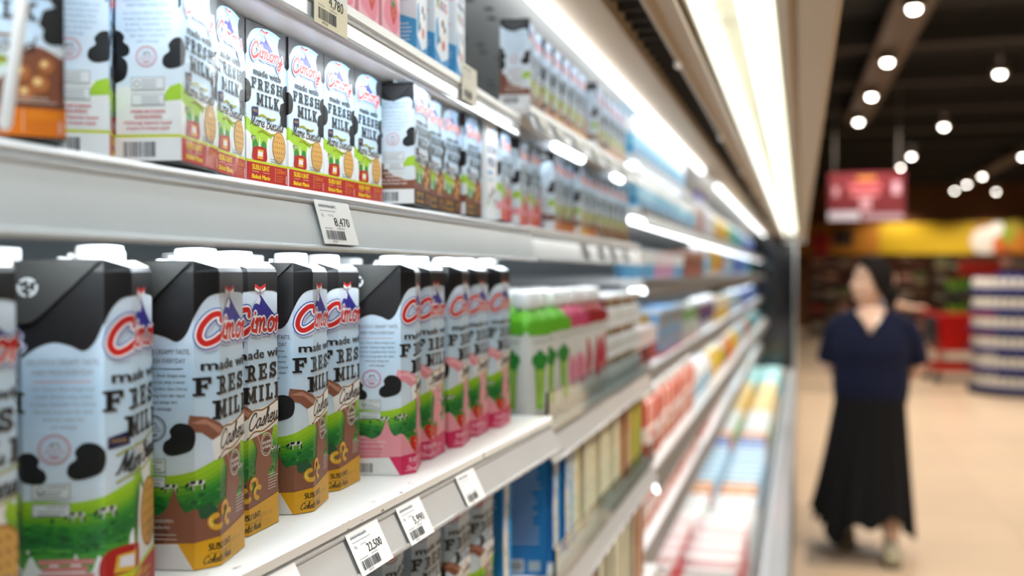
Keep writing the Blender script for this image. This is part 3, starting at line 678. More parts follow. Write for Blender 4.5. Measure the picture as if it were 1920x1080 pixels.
def paint_pink(u, w, d, h):
    x = -(w+d)/2
    u.rect(-w/2-d, 0, w/2, h, '#f0b3bf', 0); u.rect(-w/2-d, 0, w/2, 14, '#d8506a', 1); u.rect(-w/2, 40, w/2, h*.8, '#f7d6dc', 1)
    u.poly([(-w*.4, 24), (-w*.2, 50), (w*.1, 58), (w*.4, 40), (w*.3, 16)], '#e8849a', 2, 1); strawb(u, w*.12, 34, 1.6, 3)
    u.text('ULTRA', 0, h-22, 7, '#a32248', 3, w*.7, 0, 0, .5); u.text('MILK', 0, h-34, 8, '#a32248', 3, w*.6, 0, 0, .5); u.ell(-w*.2, 62, 7, 7, '#6a4a8a', 3)
    u.lines(x-d*.36, x+d*.36, h-14, 14, 5, '#c85a76', 3, 1.2)
def paint_ultra(u, w, d, h):
    x = -(w+d)/2
    u.rect(-w/2-d, 0, w/2, h, '#f3f7fa', 0); u.ell(w*.2, h-12, 6, 7, '#4aa7e0', 2); u.poly([(-w*.4, h-14), (-w*.3, h-8), (-w*.2, h-14)], '#cf3030', 2)
    u.text('ULTRA', 0, h-38, 11, '#1f3f7f', 3, w*.86, 0, 0, .5); u.text('MILK', 0, h-54, 11, '#1f3f7f', 3, w*.72, 0, 0, .5)
    u.rect(-w*.4, h-64, w*.05, h-60, '#3f9fdc', 3); u.lines(-w*.4, w*.3, h-69, 2, 3, '#8fc4e8', 3, 1.2)
    for p, q, r in ((-.2, 26, 8), (.1, 32, 9), (.25, 20, 7)): u.ell(p*w, q, r, r, '#e2e8ec', 2); u.ell(p*w+2, q+3, r*.4, r*.5, '#3c4046', 3)
    u.poly([(-w*.45, 14), (-w*.38, 28), (-w*.3, 20)], '#3c9a4a', 3); u.lines(x-d*.36, x+d*.36, h-20, 12, 5, '#8db4d4', 3, 1)
def paint_tall(b1, b2, wavec, txt='#ffffff'):
    def f(u, w, d, h):
        x = -(w+d)/2
        u.rect(-w/2-d, 0, w/2, h, b1, 0)
        u.poly(catmull([(-w*.5, 0), (-w*.35, h*.2), (-w*.42, h*.45), (-w*.2, h*.7), (-w*.3, h)], 4)+[(w*.5, h), (w*.5, 0)], wavec, 1)
        u.poly(catmull([(w*.1, 0), (w*.2, h*.25), (w*.02, h*.5), (w*.2, h*.75), (w*.1, h)], 4)+[(w*.5, h), (w*.5, 0)], b2, 2)
        for k in range(7): u.ell(-w*.1+(k % 2)*w*.16, h*.12+k*h*.11, 4, 6, ('#d7c9a0', '#b9a77a', '#8fa56a')[k % 3], 3)
        u.rect(x-d*.4, 4, x-d*.05, 22, '#dfe9f0', 2); u.barcode(x-d*.36, 7, d*.28, 12, 3); u.rect(x+d*.06, 6, x+d*.34, 20, '#bcd3e0', 2)
        u.lines(x-d*.36, x+d*.36, h*.86, 16, h*.04, txt, 2, 1); u.rect(x-d*.3, h*.9, x+d*.3, h*.93, txt, 2)
    return f
# ---------------------------------------------------------------- display case: body, canopy, shelves
WHITE = mat('white_enamel', '#e9ecee', .35, noise=.03, nscale=8, coat=.2)
def enamel_worn():
    m = mat('white_enamel_worn', '#eef0ee', .38, noise=.02); nt = m.node_tree; N, L = nt.nodes, nt.links; b = N['Principled BSDF']
    src = b.inputs['Base Color'].links[0].from_socket
    tc = N.new('ShaderNodeTexCoord'); nz = N.new('ShaderNodeTexNoise'); nz.inputs['Scale'].default_value = 160; nz.inputs['Detail'].default_value = 6
    mp = N.new('ShaderNodeMapping'); mp.inputs['Scale'].default_value = (1, .35, 1)
    L.new(tc.outputs['Object'], mp.inputs[0]); L.new(mp.outputs[0], nz.inputs['Vector'])
    sx = N.new('ShaderNodeSeparateXYZ'); L.new(tc.outputs['Object'], sx.inputs[0])
    e = N.new('ShaderNodeMapRange'); e.inputs[1].default_value = -.022; e.inputs[2].default_value = -.001; L.new(sx.outputs['X'], e.inputs[0])
    ad = N.new('ShaderNodeMath'); ad.operation = 'MULTIPLY_ADD'; ad.inputs[1].default_value = .09; L.new(e.outputs[0], ad.inputs[0]); L.new(nz.outputs['Fac'], ad.inputs[2])
    cr = N.new('ShaderNodeMapRange'); cr.inputs[1].default_value = .745; cr.inputs[2].default_value = .79; L.new(ad.outputs[0], cr.inputs[0])
    mx = N.new('ShaderNodeMix'); mx.data_type = 'RGBA'; L.new(cr.outputs[0], mx.inputs[0]); L.new(src, mx.inputs[6]); mx.inputs[7].default_value = (.16, .13, .10, 1)
    L.new(mx.outputs[2], b.inputs['Base Color']); return m
WORN = enamel_worn()
RAILM = mat('price_rail_plastic', '#ccd4d9', .22, noise=.05, nscale=14, coat=.5)
STEEL = mat('brushed_steel', '#c9cccd', .3, 1, noise=.05, nscale=40)
BEIGE = mat('cream_enamel', '#b3a38b', .45, noise=.04, nscale=6)
DARKM = mat('dark_grille', '#3b352f', .6, noise=.1, nscale=20)
PERF = mat_print('perforated_sheet', .45, .1)
GLASS = mat('clear_glass', '#eef6f2', .03, noise=0, trans=1)
GLASS.node_tree.nodes['Principled BSDF'].inputs['IOR'].default_value = 1.2
TUBE = mat_emit('tube_light_glow', '#f6fbff', 5)
case = thing('display_case', 'long white open-fronted refrigerated case with a lit canopy lining the aisle', 'refrigerated case', (-.6, 4.5, 0))
CM = Matrix.Translation((.6, -4.5, 0))
def cpart(mb, name, m): mb.move(CM); return mb.build(name, m, case)
Y0, Y1 = -3.1, CASE_END+.05
cpart(MB().box(-.93, -.90, Y0, Y1, .3, 2.2), 'back_panel', mat('back_panel_steel', '#8d979c', .5, noise=.04))
cpart(MB().box(-.93, -.035, Y0, Y1, .0, .10, hx('#333333')), 'plinth', DARKM)
cpart(MB().box(-.93, -.13, Y0, Y1, .38, .455), 'tub_floor', WHITE)
b = MB(); b.prism([(-.035, .1), (-.035, .53), (-.042, .545), (-.10, .56), (-.117, .556), (-.122, .46), (-.13, .455), (-.13, .38), (-.09, .37), (-.09, .1)], Y0, Y1); cpart(b, 'bumper', mat('bumper_enamel', '#a4a9ad', .3, noise=.03, coat=.3))
b = MB(); b.loft([(-.034, Y0, .50), (-.034, Y1, .50)], .012, 12); b.loft([(-.034, Y0, .30), (-.034, Y1, .30)], .012, 12); cpart(b, 'bump_rail', STEEL)
b = MB()
for k in range(2): b.loft([(-.142, Y0, .47+.05*k), (-.142, Y1, .47+.05*k)], .005, 8)
for k in range(60): b.loft([(-.142, Y0+.1+k*.18, .42), (-.142, Y0+.1+k*.18, .57)], .0035, 6)
cpart(b, 'wire_fence', STEEL)
# ceiling sheet with rows of perforations
b = MB(); g = hx('#d2d0cc'); b.box(-.90, -.352, Y0, Y1, 1.895, 1.905, g)
dk = hx('#4a4744')
for i in range(5):
    for k in range(64):
        cx, cy = -.80+i*.085+(k % 2)*.012, .6+k*.055
        b.add([(cx+.0075*cos(2*PI*q/8), cy-.011*sin(2*PI*q/8), 1.8945) for q in range(8)], [tuple(range(8))], dk)
cpart(b, 'ceiling_panel', PERF)
b = MB()
b.prism([(-.352, 1.905), (-.352, 1.878), (-.33, 1.872), (-.315, 1.872), (-.262, 1.868), (-.258, 1.855), (-.250, 1.855), (-.250, 1.905)], Y0, Y1); cpart(b, 'lamp_housing', BEIGE)
b = MB(); b.box(-.250, -.205, Y0, Y1, 1.885, 1.905)
for k in range(0, 180): b.box(-.249, -.206, Y0+.06*k, Y0+.06*k+.004, 1.87, 1.886)
cpart(b, 'air_grille', DARKM)
b = MB()
b.prism([(-.205, 1.905), (-.205, 1.86), (-.197, 1.856), (-.19, 1.87), (-.172, 1.87), (-.168, 1.856), (-.160, 1.856), (-.156, 1.88), (-.15, 1.905)], Y0, Y1)
cpart(b, 'canopy_track', BEIGE)
for k in range(9): cpart(MB().ball((-.20, .75+k*.95, 1.853), (.006, .014, .008), n=10, m=6), 'track_clip', mat('clip_plastic', '#f2efe6', .3, noise=.02))
b = MB(); b.prism([(-.15, 1.905), (-.15, 1.862), (-.146, 1.862), (-.135, 1.90), (-.045, 1.90), (-.034, 1.862), (-.030, 1.862), (-.030, 1.905)], Y0, Y1); cpart(b, 'reflector', mat('reflector_enamel', '#dcdac6', .3, noise=.02, coat=.3))
b = MB(); b.prism([(-.03, 1.905), (-.03, 1.855), (-.018, 1.850), (-.010, 1.862), (-.002, 1.852), (.044, 1.846), (.052, 1.852), (.052, 2.25), (.03, 2.26), (.02, 1.905)], Y0, Y1); cpart(b, 'canopy_fascia', BEIGE)
cpart(MB().box(-.93, .03, Y0, Y1, 2.2, 2.22), 'roof_panel', WHITE)
CTUBE = mat_emit('canopy_tube_glow', '#f3f9ff', 2.6)
def tubes(x, z, r, segs, m=CTUBE, name='light_tube'):
    for a, c in segs:
        b = MB(); b.loft([(x, a, z), (x, a+.006, z), (x, c-.006, z), (x, c, z)], [r*.6, r, r, r*.6], 14)
        cpart(b, name, m)
tubes(-.336, 1.862, .011, [(-3, .9), (.92, 2.37), (2.395, 3.6), (4.25, 6.3), (6.33, 9.9)])
FL = mat_emit('fluorescent_glow', '#f9fff6', 1.7)
tubes(-.137, 1.876, .008, [(-3, 1.6), (1.66, 3.2), (3.3, 5.2), (5.3, 7.4), (7.5, 9.9)], FL, 'fluorescent_tube')
for a, c in [(-3, 1.25), (1.35, 2.5), (2.53, 4.4), (4.43, 6.6), (6.63, 9.9)]:
    b = MB(); b.box(-.088, -.05, a, c, 1.868, 1.896, r=.008, seg=2); cpart(b, 'fluorescent_tube', FL)
# far end: steel post, dark glass side and corner bracket
b = MB(); b.box(-.055, -.03, CASE_END, CASE_END+.04, .55, 1.87, r=.004); cpart(b, 'end_post', STEEL)
b = MB(); b.box(-.90, -.055, CASE_END+.01, CASE_END+.025, .55, 1.87); cpart(b, 'end_glass', mat('dark_glass', '#15171a', .08, noise=.05, coat=.4))
b = MB(); b.box(-.16, .052, CASE_END-.02, CASE_END+.05, 1.80, 1.9, r=.01); cpart(b, 'corner_bracket', mat('bracket_plastic', '#c3c7c6', .4))

def shelf(y0, y1, z, xf, label, rz=0, tube=None, rail=.034, glass=0, depth=.5, worn=False, tilt=.010, group=None, lipdrop=0, railm=None):
    t = thing('display_shelf', label, 'shelf', (xf, 0, z), rz, group)
    b = MB(); b.box(-depth, -.001-lipdrop*4, y0, y1, -.014, 0, r=.002, seg=2); b.build('shelf_plate', WORN if worn else WHITE, t)
    b = MB(); b.prism([(-.012, -.012), (.000, -.012), (.0045, -.0085), (.0045, -.002-lipdrop), (.002, .0003-lipdrop), (-.003-lipdrop*4, .0003-lipdrop), (-.003-lipdrop*4, -.012)], y0, y1); b.build('front_lip', WORN if worn else (railm if railm and railm.name.startswith('grey') else WHITE), t)
    b = MB(); x0, z0, x1, z1 = .003, -.0135, .003+tilt, -.0105-rail
    b.prism([(x0, z0), (x1, z1), (x1-.003, z1), (x0-.003, z0)], y0, y1)
    b.loft([(x0, y0, z0), (x0, y1, z0)], .0022, 8); b.loft([(x1, y0, z1), (x1, y1, z1)], .0024, 8)
    b.build('price_rail', railm or RAILM, t)
    if glass:
        b = MB(); b.box(.006, .0105, y0, y1, -.006, glass); b.build('glass_guard', GLASS, t)
    if tube:
        b = MB(); b.box(-.05, -.018, y0, y1, -.0225, -.0142); b.build('lamp_batten', WHITE, t)
        dx, dz, r, segs = tube
        for a, c in segs: MB().loft([(dx, a, dz), (dx, a+.004, dz), (dx, c-.004, dz), (dx, c, dz)], [r*.6, r, r, r*.6], 12).build('light_tube', TUBE, t)
    return dict(t=t, xf=xf, z=z, rz=rz, x0=x0, z0=z0, x1=x1, z1=z1)
def price_tag(sh, y, price, label, w=.055, h=.034, tint='#f3f5f6', group=None, drop=0, foot=None):
    """paper tag lying on a price rail; y along the shelf"""
    a = Art(); W, H = w*1e3, h*1e3
    a.rect(0, 0, W, H, tint, 0)
    if foot: a.rect(0, 0, W, H*.55, foot, .5)
    a.lines(W*.08, W*.62, H*.87, 1, 1, '#8f98a2', 2, .9); a.text('CIMORY MILK 250ML', W*.08, H*.84, H*.07, '#6a727c', 2, W*.5, -1); a.lines(W*.08, W*.7, H*.76, 1, 1, '#a4abb3', 2, .6)
    a.text('Rp.', W*.1, H*.62, H*.07, '#555b63', 2, None, -1); a.text('9,999.00/L', W*.27, H*.63, H*.05, '#8a919a', 2, None, -1)
    if price: a.text(price, W*.86, H*.42, H*.2, '#1e2126', 2, W*.44, 1, 0, .12)
    a.lines(W*.1, W*.36, H*.36, 1, 1, '#9aa1a9', 2, .6); a.lines(W*.45, W*.7, H*.36, 1, 1, '#9aa1a9', 2, .6)
    a.barcode(W*.1, H*.1, W*.56, H*.21, 2, '#3a3e44', 34); a.text('8993200', W*.3, H*.03, H*.05, '#777777', 2)
    m = MB(); d = Vector((sh['x1']-sh['x0'], 0, sh['z1']-sh['z0'])).normalized(); n = Vector((-d.z, 0, d.x))
    O = Vector((sh['x0'], 0, sh['z0'])) - d*.001 + d*(h+drop) + n*.0028
    def P(s, q, l): return O + Vector((0, s/1e3, 0)) - d*(q/1e3) + n*(l*.00012)
    m.add([P(0, 0, 0), P(W, 0, 0), P(W, H, 0), P(0, H, 0), P(0, 0, -3), P(W, 0, -3), P(W, H, -3), P(0, H, -3)], [(0, 1, 2, 3), (7, 6, 5, 4), (0, 4, 5, 1), (1, 5, 6, 2), (2, 6, 7, 3), (3, 7, 4, 0)], hx(tint))
    for v, fs, c, l in a.it:
        for f in fs: m.add([P(*v[k], l+1) for k in f], [tuple(range(len(f)))], c)
    o = m.build('price_tag', PAPER); M = Matrix.Rotation(sh['rz'], 4, 'Z')
    o.location = Vector((sh['xf'], 0, sh['z'])) + M @ Vector((0, y, 0)); o.rotation_euler = (0, 0, sh['rz']); return tag(o, label, 'price tag', group)
GREYRAIL = mat('pale_grey_price_rail', '#c3c3c2', .22, noise=.05, nscale=14, coat=.5)
b1, b2 = BAYS[0], BAYS[1]
SH_UP = shelf(b1[0], b1[1], 1.566, -.3475, lipdrop=.006, rail=.0375, label='white upper shelf carrying the row of small cow-print milk cartons', tube=(-.03, -.030, .0065, [(-3, .3), (.32, 1.24)]), depth=.5)
SH_TOP = shelf(-1.0, b1[1], 1.711, -.323, 'white top shelf above the small milk cartons, under the canopy', rz=.03, tube=(-.028, -.018, .0045, [(-.98, .35), (.37, 1.22)]), depth=.45, rail=.018, tilt=0)
SH_MID = shelf(-1.0, b1[1], 1.311, -.362, 'worn white shelf with scuffed edge carrying the tall capped cartons', rz=-.035, worn=True, tilt=.014, rail=.031, depth=.5, railm=GREYRAIL)
SH_LOW = shelf(-1.0, b1[1], 1.088, -.365, 'white shelf below the tall capped cartons, in shade', rz=-.02, depth=.5, railm=GREYRAIL)
SH_UP2 = shelf(b2[0], b2[1], 1.5635, -.352, 'upper shelf of the second bay with a long row of small cartons', tube=(-.03, -.030, .0065, [(1.30, 1.50), (1.66, 1.74), (1.82, 1.88), (1.95, 2.05)]), depth=.5)
SH_TOP2 = shelf(b2[0], b2[1], 1.7265, -.352, 'top shelf of the second bay under the perforated ceiling sheet', tube=(-.018, -.027, .007, [(1.52, 1.72), (2.04, 2.12)]), depth=.45, rail=.024)
SH_MID2 = shelf(b2[0], b2[1], 1.290, -.332, 'glass-fronted shelf with white yoghurt drink bottles', glass=.05, tilt=.014, depth=.52, railm=GREYRAIL)
SH_LOW2 = shelf(b2[0], b2[1], 1.085, -.322, 'glass-fronted shelf with blue and cream cartons', glass=.045, tilt=.014, depth=.5, railm=GREYRAIL)
SH_BOT2 = shelf(b2[0], b2[1], .845, -.31, 'low shelf below the blue cartons with pink and cream packs', depth=.5, railm=GREYRAIL)
SH_BOT1 = shelf(b1[0], b1[1], .80, -.35, 'low shelf under the shaded milk cartons', depth=.5, railm=GREYRAIL)
FAR = {}
names = ['third', 'fourth', 'fifth', 'last']
for i, (a, c) in enumerate(BAYS[2:]):
    for nm, z, xf, ds in (('top', 1.652, -.345, 'top shelf'), ('up', 1.487, -.34, 'eye-level shelf'), ('mid', 1.262, -.362, 'middle shelf'), ('low', 1.05, -.315, 'lower shelf'), ('bot', .80, -.37, 'bottom shelf')):
        tb = (-.03, -.030, .008, [(a+.02, c-.02)]) if nm in ('top', 'up') else ((-.0, -.05, .009, [(a+.05, c-.05)]) if nm == 'low' else None)
        FAR[nm, i] = shelf(a, c, z, xf, 'white %s in the %s bay of the refrigerated case' % (ds, names[i]), tube=tb, depth=.5, railm=mat('grey_price_rail', '#77726c', .35, noise=.05))
SH_HIGH = shelf(2.25, 3.45, 1.772, -.36, 'short high shelf with blue packs below the canopy tubes', tube=(-.02, -.028, .008, [(2.27, 3.3)]), depth=.4, rail=.02)
# price tags
price_tag(SH_MID, .563, '19,900', 'white price tag cut by the lower frame edge on the scuffed shelf rail')
price_tag(SH_MID, .692, '22,500', 'white price tag with the highest printed price, below the proud cashew carton')
price_tag(SH_MID, .783, '5,990', 'slightly blurred white price tag with a four-digit price on the scuffed shelf rail', w=.05)
price_tag(SH_MID, .922, '', 'faint white price tag under the strawberry cartons', w=.05, h=.032)
price_tag(SH_UP, .660, '8,470', 'pale price tag stuck on the upper shelf rail below the small biscuit cartons', w=.058, h=.034)
price_tag(SH_TOP, .652, '4,780', 'large yellowish price tag hanging from the top shelf rail at the frame top', w=.058, h=.04, tint='#eef1ec', foot='#ece8cc', drop=-.023)
price_tag(SH_TOP, 1.01, '', 'cream price tag hanging below the blue and white cartons', w=.055, h=.04, tint='#e6e6d8', drop=-.0275)
for k, (y, w) in enumerate(((1.32, .05), (1.42, .05), (1.55, .06), (1.70, .05), (1.83, .04), (1.98, .05))):
    price_tag(SH_TOP2, y, '', 'blurred price tag on the second bay top rail, %s along' % ('first', 'second', 'third', 'fourth', 'fifth', 'sixth')[k], w=w, h=.04, tint='#e3e3da', drop=-.012, group='blurred tags on the second bay top rail')
for k, y in enumerate((1.62, 1.76, 1.88, 2.02)):
    price_tag(SH_UP2, y, '', 'blurred grey tag on the second bay upper rail', w=.03, h=.03, tint='#a9a6a3', group='grey tags on the second bay upper rail')
# ---------------------------------------------------------------- goods in the two near bays
ORD = ['first', 'second', 'third', 'fourth', 'fifth', 'sixth', 'seventh', 'eighth', 'ninth', 'tenth', 'eleventh', 'twelfth', 'thirteenth', 'fourteenth', 'fifteenth', 'sixteenth', 'seventeenth', 'eighteenth', 'nineteenth', 'twentieth']
ORD += ['twenty-'+q for q in ORD[:9]] + ['thirtieth'] + ['thirty-'+q for q in ORD[:9]] + ['fortieth'] + ['forty-'+q for q in ORD[:9]]
K1 = {f: carton_1l(f, i+1) for i, f in enumerate(('marie', 'cashew', 'straw'))}
K2 = {f: k250(f, i+1) for i, f in enumerate(('marie', 'almond', 'choco', 'straw', 'cashew'))}
KIDS_K = pbox(46, 36, 110, '#e9f3fa', paint_kids, 'kids_milk_carton', 'milk carton', '#4aa5dc')
PINK_K = pbox(50, 38, 118, '#f0b3bf', paint_pink, 'pink_milk_carton', 'milk carton', '#d8506a')
ULTRA_K = pbox(42, 42, 119, '#f3f7fa', paint_ultra, 'white_milk_carton', 'milk carton', '#f3f7fa')
def put1(k, cx, cy, yaw, z, label, group):
    return K1[k].place((cx, cy, z), math.radians(yaw), label, group)
Z = SH_MID['z']+.0006
G1 = 'tall capped cartons on the scuffed shelf'
def corner(x, y, yaw):  # centre from the camera-side front bevel corner
    a = math.radians(yaw); lx, ly = .022, -.034
    return x-(lx*cos(a)-ly*sin(a)), y-(lx*sin(a)+ly*cos(a))
rows = [('marie', -.41, .386, 0, 'biscuit milk carton mostly hidden at the near end of the tall row'),
        ('marie', -.4079, .4955, 22, 'big biscuit milk carton with red base, its pink stamp side showing'),
        ('cashew', -.3965, .5768, 12, 'cashew milk carton with recycling mark on its black ear, brown side panel showing'),
        ('cashew', -.4132, .6505, 2, 'narrow-looking cashew carton tucked between two other cashew cartons'),
        ('cashew', -.4074, .7257, 12, 'cashew milk carton standing proud of the row above the 22,500 tag'),
        ('cashew', -.418, .806, 2, 'cashew milk carton next to the strawberry cartons'),
        ('straw', *corner(-.357, .861, 15), 15, 'strawberry carton with white barcode foot, first of the pink-based cartons'),
        ('straw', -.3935, .9645, 1, 'second strawberry carton, only its pink front showing'),
        ('straw', -.389, 1.0385, 8, 'third strawberry carton, in the middle of the pink-based group'),
        ('straw', -.392, 1.1125, 2, 'fourth strawberry carton of the tall row'),
        ('straw', -.386, 1.185, 2, 'last strawberry carton beside the celery drink bottles')]
for f, x, y, yw, lb in rows: put1(f, x, y, yw, Z, lb, G1)
for k, (f, y) in enumerate((('marie', .50), ('cashew', .60), ('cashew', .69), ('cashew', .79), ('straw', .90), ('straw', 1.0), ('straw', 1.10))):
    put1(f, -.485, y, 0, Z, 'white-capped carton in the rear row, behind the %s tall carton' % ORD[k+1], 'rear row of tall cartons')
ZL = SH_LOW['z']+.0006
for k, (f, y, x) in enumerate((('cashew', .63, -.40), ('cashew', .715, -.405), ('marie', .795, -.41), ('marie', .880, -.402), ('marie', .965, -.398), ('cashew', 1.045, -.392), ('cashew', 1.12, -.388))):
    put1(f, x, y, (8, 0, 4, 14, 2, 3, 2)[k], ZL, '%s cow-print carton on the shaded shelf below the price tags' % ORD[k], 'tall cartons on the shaded shelf')
# upper shelf
ZU = SH_UP['z']+.0006
G2 = 'small cartons on the upper shelf'
k2 = [('almond', -.391, .413, -45, 'brown almond milk carton with orange base at the frame edge'),
      ('marie', -.4225, .5125, 30, 'small biscuit carton half hidden, side with faint stamp turned out'),
      ('marie', -.3844, .5467, 12, 'small biscuit carton showing its white side, in plastic film'),
      ('marie', -.4007, .6077, 12, 'small biscuit carton in plastic film, the second biscuit front'),
      ('marie', -.4077, .6735, 0, 'small biscuit carton fully facing out, first clear of the plastic film'),
      ('marie', -.4062, .7335, 0, 'small biscuit carton fully facing out, second clear of the plastic film'),
      ('marie', -.4062, .794, 0, 'small biscuit carton with clipped wordmark, second before the caramel cartons'),
      ('marie', -.4062, .8545, 0, 'last small biscuit carton, beside the caramel cartons'),
      ('choco', -.3835, .932, 5, 'caramel milk carton showing brown-splashed side with black folded top'),
      ('choco', -.395, 1.001, 2, 'second caramel milk carton on the upper shelf'), ('choco', -.397, 1.061, 0, 'third caramel milk carton on the upper shelf'), ('choco', -.392, 1.121, 0, 'fourth caramel milk carton, next to the plain white carton'),
      ('straw', -.386, 1.236, 3, 'pink-based small strawberry carton, first past the plain white carton')]
for f, x, y, yw, lb in k2: K2[f].place((x, y, ZU), math.radians(yw), lb+('' if len(lb.split()) > 4 else ' on the upper shelf'), G2)
ULTRA_K.place((-.388, 1.179, ZU), 0, 'plain white carton with blue lettering between caramel and strawberry cartons')
ZT = SH_TOP['z']+.0006
for k in range(5): PINK_K.place((-.385-.03*(.655+k*.0535-.74), .655+k*.0535, ZT), math.radians(4), 'pink strawberry milk carton, %s before the blue and white ones' % ORD[4-k], 'pink cartons on the top shelf')
for k, y in enumerate((.945, 1.005, 1.065)): KIDS_K.place((-.387, y, ZT), math.radians(8 if k != 1 else 2), 'blue and white kids milk carton, %s after the pink cartons' % ORD[k], 'kids cartons on the top shelf')
for k, y in enumerate((1.12, 1.19, 1.25)): K2['almond'].place((-.50, y, ZT), 0, 'small cow-print carton set deep on the top shelf, %s of three' % ORD[k], 'cartons set back on the top shelf')
# second bay
ZU2, ZT2 = SH_UP2['z']+.0006, SH_TOP2['z']+.0006
y = 1.324
for k, f in enumerate(('straw', 'straw', 'almond', 'almond', 'almond', 'cashew', 'cashew', 'almond', 'choco', 'choco', 'choco', 'choco', 'choco', 'choco')):
    if k == 2: y += .045
    K2[f].place((-.386+(.006 if k in (2, 5) else 0), y, ZU2), math.radians((3, 0, 6, 1, 0, 5, 0, 0, 3, 0, 2, 0, 0, 0)[k]), '%s small cow-print carton on the second bay upper shelf' % ORD[k], 'small cartons on the second bay upper shelf'); y += .061
y = 1.335
for k, f in enumerate(('choco', 'choco', 'almond', 'cashew', 'almond', 'cashew', 'cashew', 'choco', 'choco', 'almond', 'marie', 'marie', 'marie')):
    if k == 7: y += .05
    K2[f].place((-.384+(.006 if k in (0, 7) else 0), y, ZT2), math.radians((8, 3, 3, 2, 2, 0, 0, 6, 2, 2, 0, 0, 0)[k]), '%s small cow-print carton on the second bay top shelf' % ORD[k], 'small cartons on the second bay top shelf'); y += .0605
# yoghurt drink bottles behind glass
def bottle_kind(shoulder, fruit):
    m = MB(); w, g = hx('#e9ecea'), hx(shoulder)
    m.lathe([(.024, 0), (.0265, .003), (.027, .02), (.0268, .115), (.027, .128), (.026, .14), (.019, .152), (.0125, .158), (.0125, .163)], 28, (0, 0), [w, w, w, w, g, g, g, w], True, .35, 1, 1)
    a = Art(); sec = rect_section(55, 55, 7)
    u = Art(); u.rect(-22, 124, 22, 142, shoulder, 1)
    if fruit == 'celery':
        for dx in (-6, 0, 7): u.stroke([(dx*.5, 26), (dx*.7, 60), (dx, 82)], 9, '#8cc63a', 2, 4); u.stroke([(dx*.5+1, 30), (dx*.7+1, 78)], 1.2, '#d3e58a', 3, 0)
        for p, q in ((-9, 90), (0, 96), (9, 90), (-4, 84), (5, 84)): u.ell(p, q, 7, 8, '#2f8f36', 4)
    elif fruit == 'guava':
        u.ell(0, 56, 15, 26, '#f0a9ba', 2); u.ell(1, 56, 10, 20, '#e88ba4', 3)
    else:
        u.poly([(-14, 34), (-4, 30), (10, 44), (14, 66), (8, 92), (-2, 96)], '#c9344a', 2, 1)
        for p, q in ((2, 52), (5, 64), (4, 78), (-2, 44)): u.ell(p, q, 1, 1.6, '#4a1a1e', 3, 8)
    u.text('YOGURT', 0, 112, 5, '#7f9a86', 2, 30); u.lines(-14, 14, 18, 2, 4, '#b9c2bc', 2, 1, 0)
    p = sec.per
    for k in range(4): a.put(u, k*p/4)
    wrap(m, a, sec, 150)
    c = MB(); c.lathe([(.0165, 0), (.0175, .001), (.0175, .019), (.0165, .021), (.013, .024)], 28, (0, 0), hx('#f4f6f6'))
    for k in range(24): q = 2*PI*k/24; c.box(.0172*cos(q)-.0006, .0172*cos(q)+.0006, .0172*sin(q)-.0006, .0172*sin(q)+.0006, .002, .018, hx('#eef1f2'))
    c.move(Matrix.Translation((0, 0, .161)))
    return Kind('yoghurt_bottle', 'drink bottle', [('bottle_body', m.mesh('bottle_body', PRINT)), ('cap', c.mesh('cap', CAP_M))])
BK = {'celery': bottle_kind('#69bd2c', 'celery'), 'guava': bottle_kind('#cf4f74', 'guava'), 'melon': bottle_kind('#a3242c', 'melon')}
Zm2 = SH_MID2['z']+.0006
for k, f in enumerate(('celery', 'celery', 'celery', 'guava', 'guava', 'melon', 'melon', 'melon')):
    BK[f].place((-.367-(.004 if k % 2 else 0), 1.336+k*.0655, Zm2), math.radians(-28+5*(k % 4)), '%s yoghurt bottle with %s picture behind the glass front' % (ORD[k], {'celery': 'green celery', 'guava': 'pink guava', 'melon': 'red watermelon'}[f]), 'yoghurt drink bottles behind glass')
for k in range(6): BK['guava' if k > 2 else 'celery'].place((-.435, 1.35+k*.066, Zm2), 0, 'yoghurt bottle in the rear row behind the glass front, %s along' % ORD[k], 'rear row of yoghurt bottles')
# trays of small cups, three tiers
def cup_tray():
    m = MB(); m.box(-.04, .04, -.06, .06, 0, .03, hx('#eef3f4'), .004)
    for k in range(4):
        for j in range(2):
            x, y = -.02+j*.04, -.044+k*.029
            c = ('#d99a1e', '#6a2a4a', '#d99a1e', '#3fa7ac')[(k+j) % 4]
            m.lathe([(.011, .003), (.013, .045), (.0142, .047)], 14, (x, y), [hx(c), hx('#f6f8f8'), hx('#f6f8f8')])
    m.box(-.042, .042, -.062, .062, .047, .056, hx('#f4f7f8'), .003); return m.mesh('cup_tray', PRINT)
CT = Kind('yoghurt_cup_tray', 'yoghurt pack', [('yoghurt_cup_tray', cup_tray())])
for c in range(3):
    for t in range(3): CT.place((-.385, 1.91+c*.128, Zm2+t*.0562), 0, 'white tray of small yoghurt cups, %s tier of %s stack' % (('bottom', 'middle', 'top')[t], ORD[c]), 'stacked yoghurt cup trays')
